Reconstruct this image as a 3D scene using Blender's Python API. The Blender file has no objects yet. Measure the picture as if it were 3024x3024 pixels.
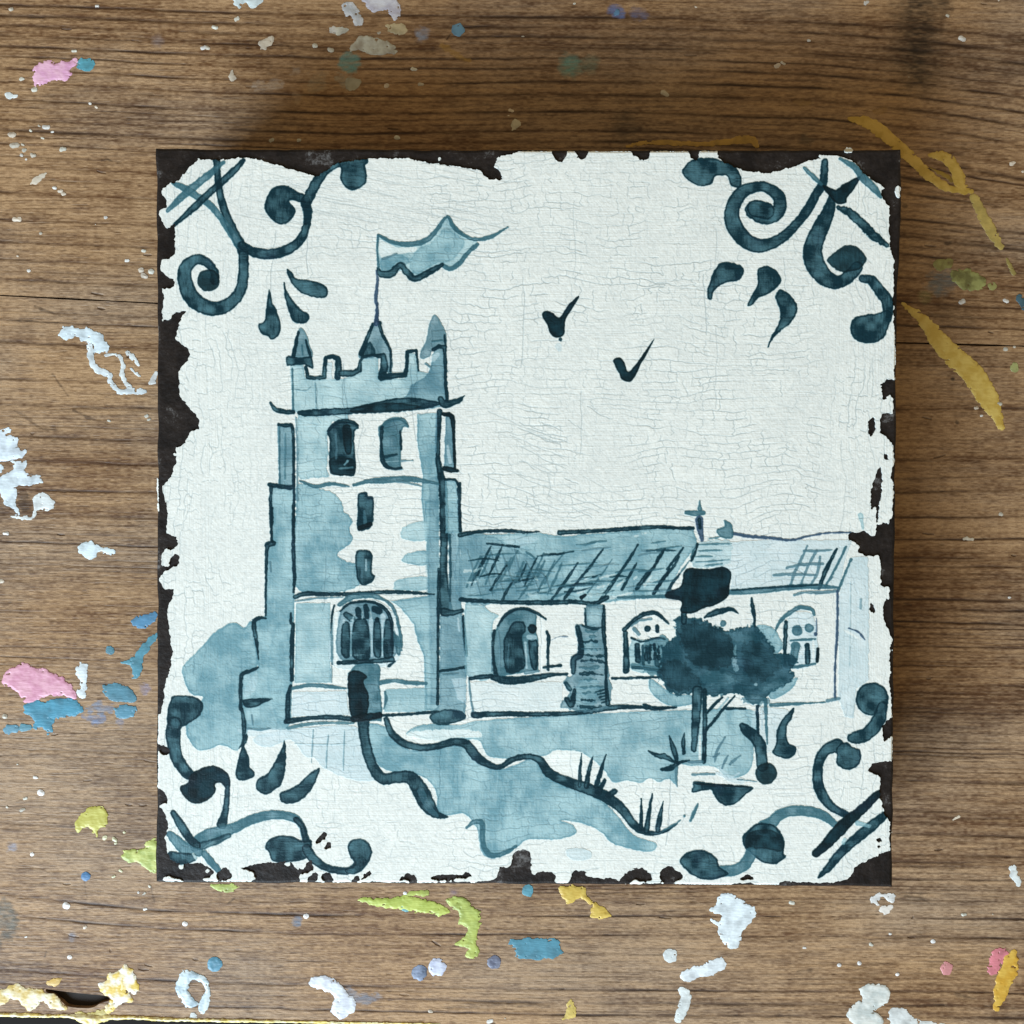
import bpy, math, random
import numpy as np

# ------------------------------------------------------------------ camera, world, light, exposure
K = 0.00007                 # metres per photograph pixel on the table plane
CAM_H = 0.230               # camera height above the table
TILE_H = 0.0250             # height of the wooden block
scene = bpy.context.scene
cam_d = bpy.data.cameras.new('camera'); cam = bpy.data.objects.new('camera', cam_d)
scene.collection.objects.link(cam); scene.camera = cam
cam.location = (0, 0, CAM_H)
cam_d.sensor_width = 36; cam_d.sensor_height = 36; cam_d.sensor_fit = 'HORIZONTAL'
cam_d.lens = 36 * CAM_H / (3024 * K)
cam_d.clip_start = 0.01; cam_d.clip_end = 20

world = bpy.data.worlds.new('World'); scene.world = world; world.use_nodes = True
bg = world.node_tree.nodes['Background']
bg.inputs[0].default_value = (1.0, 0.76, 0.44, 1)      # warm room bounce
bg.inputs[1].default_value = 0.40

ld = bpy.data.lights.new('window_light', 'AREA'); lo = bpy.data.objects.new('window_light', ld)
scene.collection.objects.link(lo)
ld.shape = 'RECTANGLE'; ld.size = 0.82; ld.size_y = 0.64
ld.color = (0.70, 0.84, 0.97); ld.energy = 44
from mathutils import Vector
lpos = Vector((-0.62, -0.92, 0.60)); lo.location = lpos
lo.rotation_euler = (-lpos).to_track_quat('-Z', 'Y').to_euler()
ld.energy = 41.5

scene.view_settings.view_transform = 'Standard'; scene.view_settings.look = 'None'
scene.view_settings.exposure = 0.0; scene.view_settings.gamma = 1.0

rng = np.random.default_rng(7); random.seed(7)

# ------------------------------------------------------------------ helpers
FR = {'A':(0,0,1.932),'B':(1000,0,1.932),'C':(2024,0,1.932),'D':(0,1000,1.932),'E':(1000,1000,1.932),
      'F':(2024,1000,1.932),'G':(0,2024,1.932),'H':(1000,2024,1.932),'I':(2024,2024,1.932),
      'J':(700,900,2.76),'K':(700,1500,2.76),'L':(1300,1500,2.76),'M':(1900,1500,2.76),
      'N':(1900,2000,2.76),'O':(400,2000,2.76),'P':(0,2600,2.76),'S':(0,0,1.0)}
def pts(spec):
    """'A 10,20 30,40 B 5,6' -> photograph pixels; a third number is a radius"""
    out = []; f = FR['S']
    for t in spec.split():
        if t in FR: f = FR[t]; continue
        v = [float(q) for q in t.split(',')]
        o = [f[0]+v[0]/f[2], f[1]+v[1]/f[2]]
        if len(v) > 2: o.append(v[2]/f[2])
        out.append(o)
    return np.array(out, dtype=np.float64)

def smooth_curve(P, n=5, closed=False):
    m = len(P)
    if m < 3: return P
    if closed: Q = np.vstack([P[-1:], P, P[:2]])
    else: Q = np.vstack([2*P[:1]-P[1:2], P, 2*P[-1:]-P[-2:-1]])
    out = []
    segs = m if closed else m-1
    for i in range(segs):
        p0,p1,p2,p3 = Q[i],Q[i+1],Q[i+2],Q[i+3]
        for j in range(n):
            t = j/n
            out.append(0.5*((2*p1)+(-p0+p2)*t+(2*p0-5*p1+4*p2-p3)*t*t+(-p0+3*p1-3*p2+p3)*t**3))
    if not closed: out.append(P[-1])
    R = np.array(out)
    if R.shape[1] > 2: R[:,2] = np.maximum(R[:,2], 0.6)
    return R

def sdf_poly(P, X, Y):
    """negative inside"""
    d = np.full(X.shape, 1e9, np.float32); inside = np.zeros(X.shape, bool)
    n = len(P)
    for i in range(n):
        ax, ay = P[i][0], P[i][1]; bx, by = P[(i+1)%n][0], P[(i+1)%n][1]
        ex, ey = bx-ax, by-ay; L = ex*ex+ey*ey+1e-9
        t = np.clip(((X-ax)*ex+(Y-ay)*ey)/L, 0, 1)
        d = np.minimum(d, (X-ax-t*ex)**2+(Y-ay-t*ey)**2)
        if ay != by:
            c = ((Y >= ay) != (Y >= by))
            xi = ax + (Y-ay)/(by-ay)*ex
            inside ^= c & (X < xi)
    d = np.sqrt(d)
    return np.where(inside, -d, d)

def sdf_stroke(P, X, Y):
    if len(P) == 1: return np.hypot(X-P[0][0], Y-P[0][1]) - P[0][2]
    d = np.full(X.shape, 1e9, np.float32)
    for i in range(len(P)-1):
        ax, ay, ar = P[i]; bx, by, br = P[i+1]
        ex, ey = bx-ax, by-ay; L = ex*ex+ey*ey+1e-9
        t = np.clip(((X-ax)*ex+(Y-ay)*ey)/L, 0, 1)
        d = np.minimum(d, np.hypot(X-ax-t*ex, Y-ay-t*ey) - (ar+(br-ar)*t))
    return d

def vnoise(h, w, sy, sx, seed):
    """smooth value noise in [-1,1], feature size sy, sx"""
    r = np.random.default_rng(seed)
    gh, gw = int(h/sy)+3, int(w/sx)+3
    g = r.uniform(-1, 1, (gh, gw)).astype(np.float32)
    y = np.arange(h)/sy; x = np.arange(w)/sx
    iy = y.astype(int); ix = x.astype(int); fy = (y-iy).astype(np.float32); fx = (x-ix).astype(np.float32)
    fy = fy*fy*(3-2*fy); fx = fx*fx*(3-2*fx)
    rows = g[iy]*(1-fy)[:,None] + g[iy+1]*fy[:,None]
    return rows[:,ix]*(1-fx)[None,:] + rows[:,ix+1]*fx[None,:]

def lin(c):
    c = np.array(c, dtype=np.float64)/255.0
    return np.where(c <= 0.04045, c/12.92, ((c+0.055)/1.055)**2.4)
ALB = 1.0
def alb(*c): return (lin(c)/ALB).astype(np.float32)

def world_xy(x, y, zp):
    s = K*(CAM_H-zp)/CAM_H
    return (x-1512)*s, (1512-y)*s

def link(name, me, parent=None, mat=None, kind=None, label=None):
    o = bpy.data.objects.new(name, me); scene.collection.objects.link(o)
    if parent is not None: o.parent = parent
    if mat is not None and me is not None: me.materials.append(mat)
    if kind: o['kind'] = kind
    if label: o['label'] = label
    return o
def empty(name, loc, label, cat):
    o = bpy.data.objects.new(name, None); o.empty_display_size = 0.02
    scene.collection.objects.link(o); o.location = loc
    o['label'] = label; o['category'] = cat
    return o

def field_mesh(name, F, x0, y0, cell, zplane, zfun, zbot, uvbox, merge=False, smooth=False):
    """polygonise the region F > 0 of a node grid: top sheet plus a skirt down to zbot"""
    ny, nx = F.shape
    ins = F > 0
    vx = []; vy = []; ids = {}
    def nid(j, i):
        k = j*nx+i
        v = ids.get(k)
        if v is None:
            v = len(vx); ids[k] = v; vx.append(x0+i*cell); vy.append(y0+j*cell)
        return v
    def eid(j, i, d):      # crossing on edge from node (j,i): d=0 to the right, d=1 downwards
        k = -(2*(j*nx+i)+d+1)
        v = ids.get(k)
        if v is None:
            a = F[j,i]; b = F[j,i+1] if d == 0 else F[j+1,i]
            t = min(max(a/(a-b), 0.02), 0.98)
            v = len(vx); ids[k] = v
            vx.append(x0+(i+(t if d == 0 else 0))*cell); vy.append(y0+(j+(t if d == 1 else 0))*cell)
        return v
    faces = []; skirt = []
    s = ins[:-1,:-1].astype(int)+ins[:-1,1:]+ins[1:,1:]+ins[1:,:-1]
    full = s == 4
    if merge:
        for j in range(ny-1):
            row = full[j]
            if not row.any(): continue
            d = np.diff(np.concatenate([[0], row.astype(np.int8), [0]]))
            for a, b in zip(np.nonzero(d == 1)[0], np.nonzero(d == -1)[0]):
                faces.append((nid(j,a), nid(j+1,a), nid(j+1,b), nid(j,b)))
    else:
        for j, i in zip(*np.nonzero(full)):
            faces.append((nid(j,i), nid(j+1,i), nid(j+1,i+1), nid(j,i+1)))
    for j, i in zip(*np.nonzero((s > 0) & (s < 4))):
        c = [(j,i),(j+1,i),(j+1,i+1),(j,i+1)]
        e = [(j,i,1),(j+1,i,0),(j,i+1,1),(j,i,0)]
        poly = []; iscross = []
        for q in range(4):
            a = ins[c[q]]; b = ins[c[(q+1)%4]]
            if a: poly.append(nid(*c[q])); iscross.append(0)
            if a != b: poly.append(eid(*e[q])); iscross.append(1 if a else 2)
        if len(poly) >= 3:
            faces.append(tuple(poly))
            n = len(poly)
            for q in range(n):
                if iscross[q] == 1 and iscross[(q+1)%n] == 2:
                    skirt.append((poly[q], poly[(q+1)%n]))
        # corner-only cases are covered above
    if not faces: return None
    vx = np.array(vx); vy = np.array(vy)
    z = zfun(vx, vy) if callable(zfun) else np.full(len(vx), zfun)
    n0 = len(vx)
    bot = {}
    for a, b in skirt:
        for v in (a, b):
            if v not in bot: bot[v] = n0+len(bot)
        faces.append((a, bot[a], bot[b], b))
    if bot:
        order = np.array(list(bot.keys()))
        vx = np.concatenate([vx, vx[order]]); vy = np.concatenate([vy, vy[order]])
        z = np.concatenate([z, np.full(len(order), zbot)])
    wx, wy = world_xy(vx, vy, zplane)
    me = bpy.data.meshes.new(name)
    me.from_pydata(np.column_stack([wx, wy, z]).tolist(), [], faces)
    uv = me.uv_layers.new(name='UVMap')
    li = np.zeros(len(me.loops), np.int32); me.loops.foreach_get('vertex_index', li)
    u = (vx[li]-uvbox[0])/uvbox[2]; v = 1-(vy[li]-uvbox[1])/uvbox[3]
    uv.data.foreach_set('uv', np.column_stack([u, v]).ravel().astype(np.float32))
    if smooth: me.polygons.foreach_set('use_smooth', [True]*len(me.polygons))
    me.update()
    return me

def new_mat(name):
    m = bpy.data.materials.new(name); m.use_nodes = True
    nt = m.node_tree; b = nt.nodes['Principled BSDF']
    return m, nt, b
def nd(nt, typ, **kw):
    n = nt.nodes.new(typ)
    for k, v in kw.items(): setattr(n, k, v)
    return n
def make_image(name, arr, color=True):
    h, w = arr.shape[:2]
    im = bpy.data.images.new(name, w, h, alpha=False, float_buffer=True)
    im.colorspace_settings.name = 'Non-Color'
    buf = np.ones((h, w, 4), np.float32)
    if arr.ndim == 2: buf[...,:3] = arr[...,None]
    else: buf[...,:3] = arr
    im.pixels.foreach_set(buf[::-1].ravel()); im.update(); im.pack()
    return im

# ================================================================== TABLE: computed wood grain
WX0, WY0, WS, WN = -900, -900, 2.0, 2400            # grain sheet origin, pixels per texel, texels
WUV = (WX0, WY0, WS*WN, WS*WN)
def grain_sheet():
    n = WN
    X = WX0 + (np.arange(n)+.5)*WS; Y = WY0 + (np.arange(n)+.5)*WS
    xn = np.array([-900,0,500,1000,2000,2400,2700,3024,3900]); yn = np.array([-900,0,200,400,700,1000,1300,2000,2300,2600,3000,3900])
    T = np.array([[-30,0,15,30,40,45,50,60,100],
                  [-30,0,20,35,45,50,60,75,110],[-45,0,27,40,40,50,80,120,200],[-45,0,27,40,38,50,85,135,220],
                  [-45,0,25,45,70,85,110,150,230],[-45,0,25,60,110,130,140,150,160],[-30,0,15,20,20,15,10,0,-20],
                  [-30,0,15,20,20,15,15,22,30],[-30,0,20,20,20,15,15,22,30],[-60,0,50,70,70,72,72,75,80],[-60,0,30,50,60,65,65,70,75],[-60,0,30,50,60,65,65,70,75]], float)
    cols = np.array([np.interp(X, xn, T[k]) for k in range(len(yn))])      # rows at yn
    iy = np.clip(np.searchsorted(yn, Y)-1, 0, len(yn)-2); f = ((Y-yn[iy])/(yn[iy+1]-yn[iy]))
    f = f*f*(3-2*f)
    dmap = cols[iy]*(1-f)[:,None] + cols[iy+1]*f[:,None]
    # soften the kinks along x
    k = np.ones(61)/61
    g = Y[:,None] - dmap
    g = g + 6*vnoise(n,n,80,320,1) + 2.0*vnoise(n,n,25,110,2) + 1.5*vnoise(n,n,6,26,3)
    g = g.astype(np.float32)
    r = random.Random(5)
    def profile(marks, regions):
        gs = np.arange(-1200, 4200, .5)
        regions = [(a,b,sp*.80,st*1.15) for a,b,sp,st in regions]
        dark = np.zeros_like(gs); tone = np.zeros_like(gs)
        pos = [(m, 1.0) for m in marks]
        for a, b, sp, st in regions:
            y = a
            while y < b:
                if all(abs(y-m) > sp*.45 for m in marks): pos.append((y, st*r.uniform(.2,.95)))
                y += sp*r.uniform(.6,1.4)
        for p, s in pos:
            w = r.uniform(1.8,3.8)*(1.55 if s > .97 else 1)
            d = gs-p
            dark += s*np.exp(-(d/w)**2)
            up = np.where(d < 0, np.exp(d/(w*3.2)), np.exp(-d/(w*1.1)))   # soft latewood flank
            tone += .42*s*up
        return gs, np.clip(dark,0,1.3), np.clip(tone,0,.9)
    topm = [13,44,72,103,134,165,205,243,295,352,383]
    botm = [2640,2700,2860,2900,2935]
    left = topm+[424,487,564,647,714,765,820,945,1010,1120,1197,1285,1357,1440,1515,1600]+botm
    right = topm+[430,470,540,590,640,700,760,820]+[1172,1350,1442,1516,1580,1635,1720,1753,1782,1818]+\
            [2205,2292,2340,2388,2412,2475]+botm
    gs, dl, tl = profile(left, [(-1200,400,24,.6),(400,1500,40,.45),(1500,2250,28,.6),(2250,2600,44,.35),(2600,3050,34,.4),(3050,4200,24,.6)])
    r.seed(5)
    _, dr, tr = profile(right, [(-1200,400,24,.6),(400,1000,24,.6),(1000,1620,48,.4),(1620,2600,19,.8),(2600,3050,26,.5),(3050,4200,24,.6)])
    idx = np.clip(((g+1200)*2).astype(np.int32), 0, len(gs)-1)
    wx = np.clip((X-1350)/300, 0, 1)[None,:].astype(np.float32)
    dark = dl[idx]*(1-wx) + dr[idx]*wx; tone = tl[idx]*(1-wx)+tr[idx]*wx
    brk = .55 + .6*vnoise(n,n,12,130,4) + .4*vnoise(n,n,5,30,5)
    dark = dark*np.clip(brk, .08, 1.15)
    fib = vnoise(n,n,1.4,22,6)*.6 + vnoise(n,n,2.4,55,7)*.5
    speck = vnoise(n,n,1.6,5,8)
    pores = np.clip(vnoise(n,n,1.6,16,9)-.62, 0, 1)*2.2
    low = vnoise(n,n,160,420,10)*.5 + vnoise(n,n,60,160,11)*.5
    wf = np.array([.77,.71,.64],np.float32); hi = alb(186,158,124)*wf; lo_ = alb(104,73,44)*wf; dk = alb(54,33,17)*wf
    mott = vnoise(n,n,5,9,13)*.5+vnoise(n,n,14,30,14)*.5
    c = np.clip(.30 + tone*1.05 + fib*.30 + speck*.30 + low*.36 + mott*.24, 0, 1)[...,None]
    col = hi*(1-c) + lo_*c
    a = np.clip(dark*.88 + pores*.5, 0, 1)[...,None]
    col = col*(1-a) + dk*a
    grey = np.clip(.14+vnoise(n,n,90,200,12)*.35 + fib*.2, 0, .6)[...,None]     # weathered greyish bloom
    lum = col.mean(-1, keepdims=True)
    col = col*(1-grey*.6) + lum*np.array([1.02,1.0,.93],np.float32)*grey*.6
    # nicks and dents: short dark dashes
    nick = np.zeros((n,n), np.float32)
    for _ in range(260):
        cx = r.uniform(0, n); cy = r.uniform(0, n)
        L = r.uniform(4, 18); th = r.gauss(.05,.12) if r.random() < .8 else r.uniform(-1.5,1.5)
        if abs(th) > .6: L *= .5
        j0,j1 = int(max(0,cy-20)), int(min(n,cy+20)); i0,i1 = int(max(0,cx-20)), int(min(n,cx+20))
        if j1 <= j0 or i1 <= i0: continue
        yy, xx = np.mgrid[j0:j1, i0:i1]
        dx, dy = L*math.cos(th)/2, L*math.sin(th)/2
        d = sdf_stroke(np.array([[cx-dx,cy-dy,.5],[cx,cy+.5,r.uniform(.6,1.5)],[cx+dx,cy+dy,.4]]), xx, yy)
        nick[j0:j1,i0:i1] = np.maximum(nick[j0:j1,i0:i1], np.clip(.8-d,0,1)*r.uniform(.4,1))
    col = col*(1-nick[...,None]*.8) + dk*nick[...,None]*.8
    height = -dark*.8 + mott*.15 - nick*1.2 - pores*.5 + fib*.22 + speck*.1 + low*.3
    return col.astype(np.float32), height.astype(np.float32)
WOOD, WOODH = grain_sheet()

def wood_stain(kind, spec, color, alpha, soft=4.0, rough=5.0, seed=0):
    """old colour soaked into the wood (own shape, no thickness)"""
    P = pts(spec)
    C = smooth_curve(P, 4, closed=(kind == 'p'))
    rad = C[:,2].max() if C.shape[1] > 2 else 0
    x0,x1 = C[:,0].min()-rad-20, C[:,0].max()+rad+20; y0,y1 = C[:,1].min()-rad-20, C[:,1].max()+rad+20
    i0,i1 = int(max(0,(x0-WX0)/WS)), int(min(WN,(x1-WX0)/WS)); j0,j1 = int(max(0,(y0-WY0)/WS)), int(min(WN,(y1-WY0)/WS))
    X = WX0+(np.arange(i0,i1)+.5)*WS; Y = WY0+(np.arange(j0,j1)+.5)*WS
    XX, YY = np.meshgrid(X, Y)
    d = sdf_poly(C, XX, YY) if kind == 'p' else sdf_stroke(C, XX, YY)
    h, w = d.shape
    d = d + rough*vnoise(h,w,6,8,seed+900) + rough*.6*vnoise(h,w,2.2,4,seed+901)
    a = np.clip(.5-d/soft, 0, 1)*alpha*np.clip(.8+.35*vnoise(h,w,2,7,seed+902),0,1)
    WOOD[j0:j1,i0:i1] = WOOD[j0:j1,i0:i1]*(1-a[...,None]) + alb(*color)*a[...,None]

wood_stain('s','C 1340,-20,130 1330,110,120 1330,250,105 1320,370,95 1335,440,80',(14,10,7),.80,80,12,1)
wood_stain('s','C 1480,-10,40 1490,60,25',(12,10,8),.6,30,8,2)
wood_stain('s','B 1640,720,85',(62,55,48),.55,40,14,3)
wood_stain('s','C 690,800,34',(60,58,52),.6,16,8,4)
wood_stain('s','B 60,355,58',(92,138,136),.9,12,6,5)
wood_stain('s','B 1325,372,58',(88,138,130),.85,26,8,6)
wood_stain('s','B 1440,368,36',(100,124,112),.6,24,8,7)
wood_stain('s','B 475,195,36',(130,142,160),.7,12,6,8)
wood_stain('s','B 1560,50,30 1600,70,30',(84,104,150),.85,10,6,9)
wood_stain('s','B 1690,70,26 1740,90,20',(90,98,130),.65,14,6,10)
wood_stain('s','B 590,262,14 650,300,16 740,345,12',(158,124,60),.6,6,5,11)
wood_stain('s','A 905,235,28',(120,116,122),.4,18,6,12)
wood_stain('s','C 1440,1620,60 1490,1600,60',(84,102,108),.65,24,12,13)
wood_stain('s','C 1370,1690,30',(130,130,84),.4,16,8,14)
wood_stain('s','C 1480,1800,90 1600,1840,60',(70,56,40),.35,60,14,15)
wood_stain('s','G 20,1260,40 80,1320,24 60,1400,40 10,1440,30',(66,70,66),.75,14,12,16)
wood_stain('s','G 20,1330,60',(120,124,118),.45,20,12,17)
wood_stain('s','G 68,925,26',(130,140,160),.6,8,5,18)
wood_stain('s','G 408,1430,22',(110,122,140),.6,10,5,19)
wood_stain('s','G 1700,1345,28',(92,116,140),.7,8,6,20)
wood_stain('s','H 660,1175,22',(124,110,130),.5,10,6,21)
wood_stain('p','G 480,170 600,180 570,215 490,205',(104,126,160),.75,5,7,22)
wood_stain('p','G 500,120 640,105 640,150 560,165 500,150',(96,126,158),.6,6,9,23)
wood_stain('s','G 825,20,28',(120,124,160),.5,8,6,24)
wood_stain('s','G 690,215,20',(110,128,160),.5,8,6,25)
wood_stain('s','H 60,1770,30 140,1790,26 220,1775,24',(112,124,140),.7,8,9,26)
wood_stain('s','A 1810,465,55',(150,140,120),.45,14,12,27)
wood_stain('s','A 1460,490,20 1540,485,24 1600,490,16',(176,164,150),.5,8,9,28)
wood_stain('s','A 1690,400,26',(150,138,124),.5,9,9,29)
wood_stain('s','A 1700,560,24',(160,140,116),.5,9,8,30)
wood_stain('s','C 620,580,14 700,585,12',(150,124,80),.5,8,6,31)
wood_stain('s','C 1130,630,18 1080,635,12',(150,120,70),.5,8,6,32)
wood_stain('s','B 20,450,30 80,480,30',(150,150,136),.5,10,10,33)
wood_stain('s','D 130,900,30 150,950,36',(44,32,24),.7,12,10,34)
wood_stain('s','I 1010,1640,60',(84,58,28),.35,50,10,35)
wood_stain('s','F 900,0,2',(84,58,28),.0,50,10,36)
wood_stain('s','D 300,200,4 340,260,7 390,330,4',(66,48,32),.8,4,2,37)
wood_stain('s','D 80,410,4 150,450,8 230,510,5 330,520,4',(66,48,32),.7,4,3,38)
wood_stain('s','D 420,410,5 500,450,8 600,480,4',(60,42,28),.8,4,3,39)
wood_stain('s','A 40,1828,3 160,1832,6 330,1842,3',(50,36,26),.9,3,1,40)
wood_stain('s','A 200,1745,3 250,1770,6 340,1800,3',(60,44,30),.8,3,2,41)
wood_stain('s','G 30,1345,30',(58,52,44),.6,16,8,60)
wood_stain('s','I 640,1630,6 720,1620,9',(52,38,26),.7,6,3,61)
wood_stain('s','I 1540,1760,8 1600,1775,11 1650,1785,5',(52,38,26),.7,6,3,62)
wood_stain('s','I 1250,1200,4 1340,1215,6 1390,1240,3',(52,38,26),.7,5,2,63)
wood_stain('s','C 1250,1180,16',(34,20,12),.7,8,4,64)
wood_stain('s','C 1490,1390,12 1510,1385,8',(34,20,12),.7,6,3,65)
wood_stain('s','F 1525,232,9',(28,18,12),.8,5,2,66)
wood_stain('s','F 1550,478,9',(28,18,12),.8,5,2,67)
wood_stain('s','G 480,1100,4 490,1180,4 500,1210,3',(48,34,24),.6,4,2,68)
wood_stain('s','G 860,1150,4 880,1230,6',(48,34,24),.6,4,2,69)
wood_stain('s','G 1300,1245,5 1340,1215,6',(44,32,22),.7,4,2,70)
wood_stain('s','G 255,1550,4 265,1515,4',(38,26,18),.8,3,1,71)
wood_stain('s','H 1480,1700,5 1600,1690,6',(60,42,28),.5,6,3,72)
wood_stain('s','H 600,1840,6 900,1820,9 1200,1830,7',(56,36,22),.55,10,5,73)
wood_stain('s','I 600,1830,8 900,1850,10 1250,1860,6',(64,42,26),.45,14,6,74)
wood_stain('s','A 580,915,4 610,910,7 640,920,4',(52,36,22),.8,3,2,42)

wood_img = make_image('wood_grain', WOOD); woodh_img = make_image('wood_relief', WOODH*.25+.5)
m_wood, nt, b = new_mat('weathered_pine')
ti = nd(nt,'ShaderNodeTexImage', image=wood_img); th_ = nd(nt,'ShaderNodeTexImage', image=woodh_img)
tc = nd(nt,'ShaderNodeTexCoord'); mp = nd(nt,'ShaderNodeMapping'); mp.inputs['Scale'].default_value = (900,9000,900)
fn = nd(nt,'ShaderNodeTexNoise'); fn.inputs['Scale'].default_value = 1; fn.inputs['Detail'].default_value = 3
nt.links.new(tc.outputs['Object'], mp.inputs[0]); nt.links.new(mp.outputs[0], fn.inputs['Vector'])
g2 = nd(nt,'ShaderNodeTexNoise'); g2.inputs['Scale'].default_value = 3500; g2.inputs['Detail'].default_value = 2
nt.links.new(tc.outputs['Object'], g2.inputs['Vector'])
mx = nd(nt,'ShaderNodeMath', operation='ADD'); nt.links.new(fn.outputs['Fac'], mx.inputs[0]); nt.links.new(g2.outputs['Fac'], mx.inputs[1])
mr = nd(nt,'ShaderNodeMapRange'); mr.inputs[1].default_value = .6; mr.inputs[2].default_value = 1.4; mr.inputs[3].default_value = .76; mr.inputs[4].default_value = 1.24
nt.links.new(mx.outputs[0], mr.inputs[0])
ml = nd(nt,'ShaderNodeVectorMath', operation='SCALE'); nt.links.new(ti.outputs['Color'], ml.inputs[0]); nt.links.new(mr.outputs[0], ml.inputs['Scale'])
nt.links.new(ml.outputs[0], b.inputs['Base Color'])
bp = nd(nt,'ShaderNodeBump'); bp.inputs['Strength'].default_value = .9; bp.inputs['Distance'].default_value = .0006
nt.links.new(th_.outputs['Color'], bp.inputs['Height'])
bp2 = nd(nt,'ShaderNodeBump'); bp2.inputs['Strength'].default_value = .35; bp2.inputs['Distance'].default_value = .00008
nt.links.new(mx.outputs[0], bp2.inputs['Height']); nt.links.new(bp.outputs[0], bp2.inputs['Normal']); nt.links.new(bp2.outputs[0], b.inputs['Normal'])
b.inputs['Roughness'].default_value = .58; b.inputs['Specular IOR Level'].default_value = .35

table = empty('wooden_table', (0,0,0), 'weathered pine tabletop spattered with dried paint under the painted tile', 'table')
JX = np.array([-900,0,455,1500,2650,3024,3900]); JY = np.array([826,872,895,955,1012,1022,1035])
cell = 8
gx = np.arange(-896, 3896+1, cell); gy = np.arange(-896, 3100, cell)
GX, GY = np.meshgrid(gx.astype(np.float32), gy.astype(np.float32))
jy = np.interp(GX, JX, JY)
jn = 1.3*vnoise(GX.shape[0],GX.shape[1],40,9,31)
outer = np.minimum(GX+890, 3888-GX)
Fa = np.minimum(np.minimum(jy-2.5+jn-GY, GY+890), outer)
EX = np.array([-900,0,150,240,420,700,1100,1700,3900]); EY = np.array([2975,2999,3001,3003,3008,3014,3022,3030,3060])
ey = np.interp(GX, EX, EY)+2.0*vnoise(GX.shape[0],GX.shape[1],40,5,32)
hole = sdf_poly(smooth_curve(pts('P 330,880 520,905 700,925 860,940 900,975 820,1000 740,1040 560,1030 500,985 430,935'),4,True), GX, GY)
crack = sdf_stroke(pts('P 150,878,5 330,890,9 S 305,2962,3 400,2958,7 440,2970,5 520,2980,3'), GX, GY)
Fb = np.minimum(np.minimum(GY-jy-2.5+jn, ey-GY), outer)
Fb = np.minimum(Fb, hole)
me = field_mesh('plank', Fa, gx[0], gy[0], cell, 0, 0.0, -0.024, WUV, merge=True)
plank_a = link('plank', me, table, m_wood)
# lower board: fine cells near the broken front edge, coarse elsewhere
split = 2800
k = int((split-gy[0])/cell); 
me = field_mesh('plank', Fb, gx[0], gy[0], cell, 0, 0.0, -0.024, WUV, merge=True)
plank_b = link('plank', me, table, m_wood)

m_floor, nt, b = new_mat('dark_floor'); b.inputs['Base Color'].default_value = (.004,.004,.004,1); b.inputs['Roughness'].default_value = .9
ns = nd(nt,'ShaderNodeTexNoise'); ns.inputs['Scale'].default_value = 12
cr = nd(nt,'ShaderNodeValToRGB'); cr.color_ramp.elements[0].color = (.002,.002,.002,1); cr.color_ramp.elements[1].color = (.006,.005,.005,1)
nt.links.new(ns.outputs['Fac'], cr.inputs[0]); nt.links.new(cr.outputs[0], b.inputs['Base Color'])
fme = bpy.data.meshes.new('floor'); fme.from_pydata([(-3,-3,-.72),(3,-3,-.72),(3,3,-.72),(-3,3,-.72)],[],[(0,1,2,3)])
link('floor', fme, None, m_floor, kind='structure')
# under-table apron: keeps the cavity in the broken edge dark and gives the top something to sit on
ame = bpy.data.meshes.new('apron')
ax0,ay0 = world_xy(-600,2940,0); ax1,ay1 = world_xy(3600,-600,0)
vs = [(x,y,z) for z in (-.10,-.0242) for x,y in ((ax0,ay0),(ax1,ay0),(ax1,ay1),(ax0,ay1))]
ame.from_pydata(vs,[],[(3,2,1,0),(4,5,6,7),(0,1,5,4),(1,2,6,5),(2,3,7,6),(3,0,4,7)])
m_ap, nt, b = new_mat('dark_wood_and_cavity_shade'); b.inputs['Roughness'].default_value = .8
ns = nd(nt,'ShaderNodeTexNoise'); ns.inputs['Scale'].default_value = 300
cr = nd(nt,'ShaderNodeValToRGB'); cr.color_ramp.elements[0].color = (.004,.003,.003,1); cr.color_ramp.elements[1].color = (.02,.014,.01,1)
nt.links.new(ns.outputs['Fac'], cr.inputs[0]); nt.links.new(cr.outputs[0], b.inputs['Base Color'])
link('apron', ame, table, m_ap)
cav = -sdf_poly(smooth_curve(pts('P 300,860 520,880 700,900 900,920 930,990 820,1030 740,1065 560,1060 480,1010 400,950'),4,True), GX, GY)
me = field_mesh('cavity_shade', cav, gx[0], gy[0], cell, 0, -0.0012, -0.012, WUV)  # added near-black filler: the hole's shade put in as dark colour
link('cavity_shade', me, plank_b, m_ap)

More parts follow.
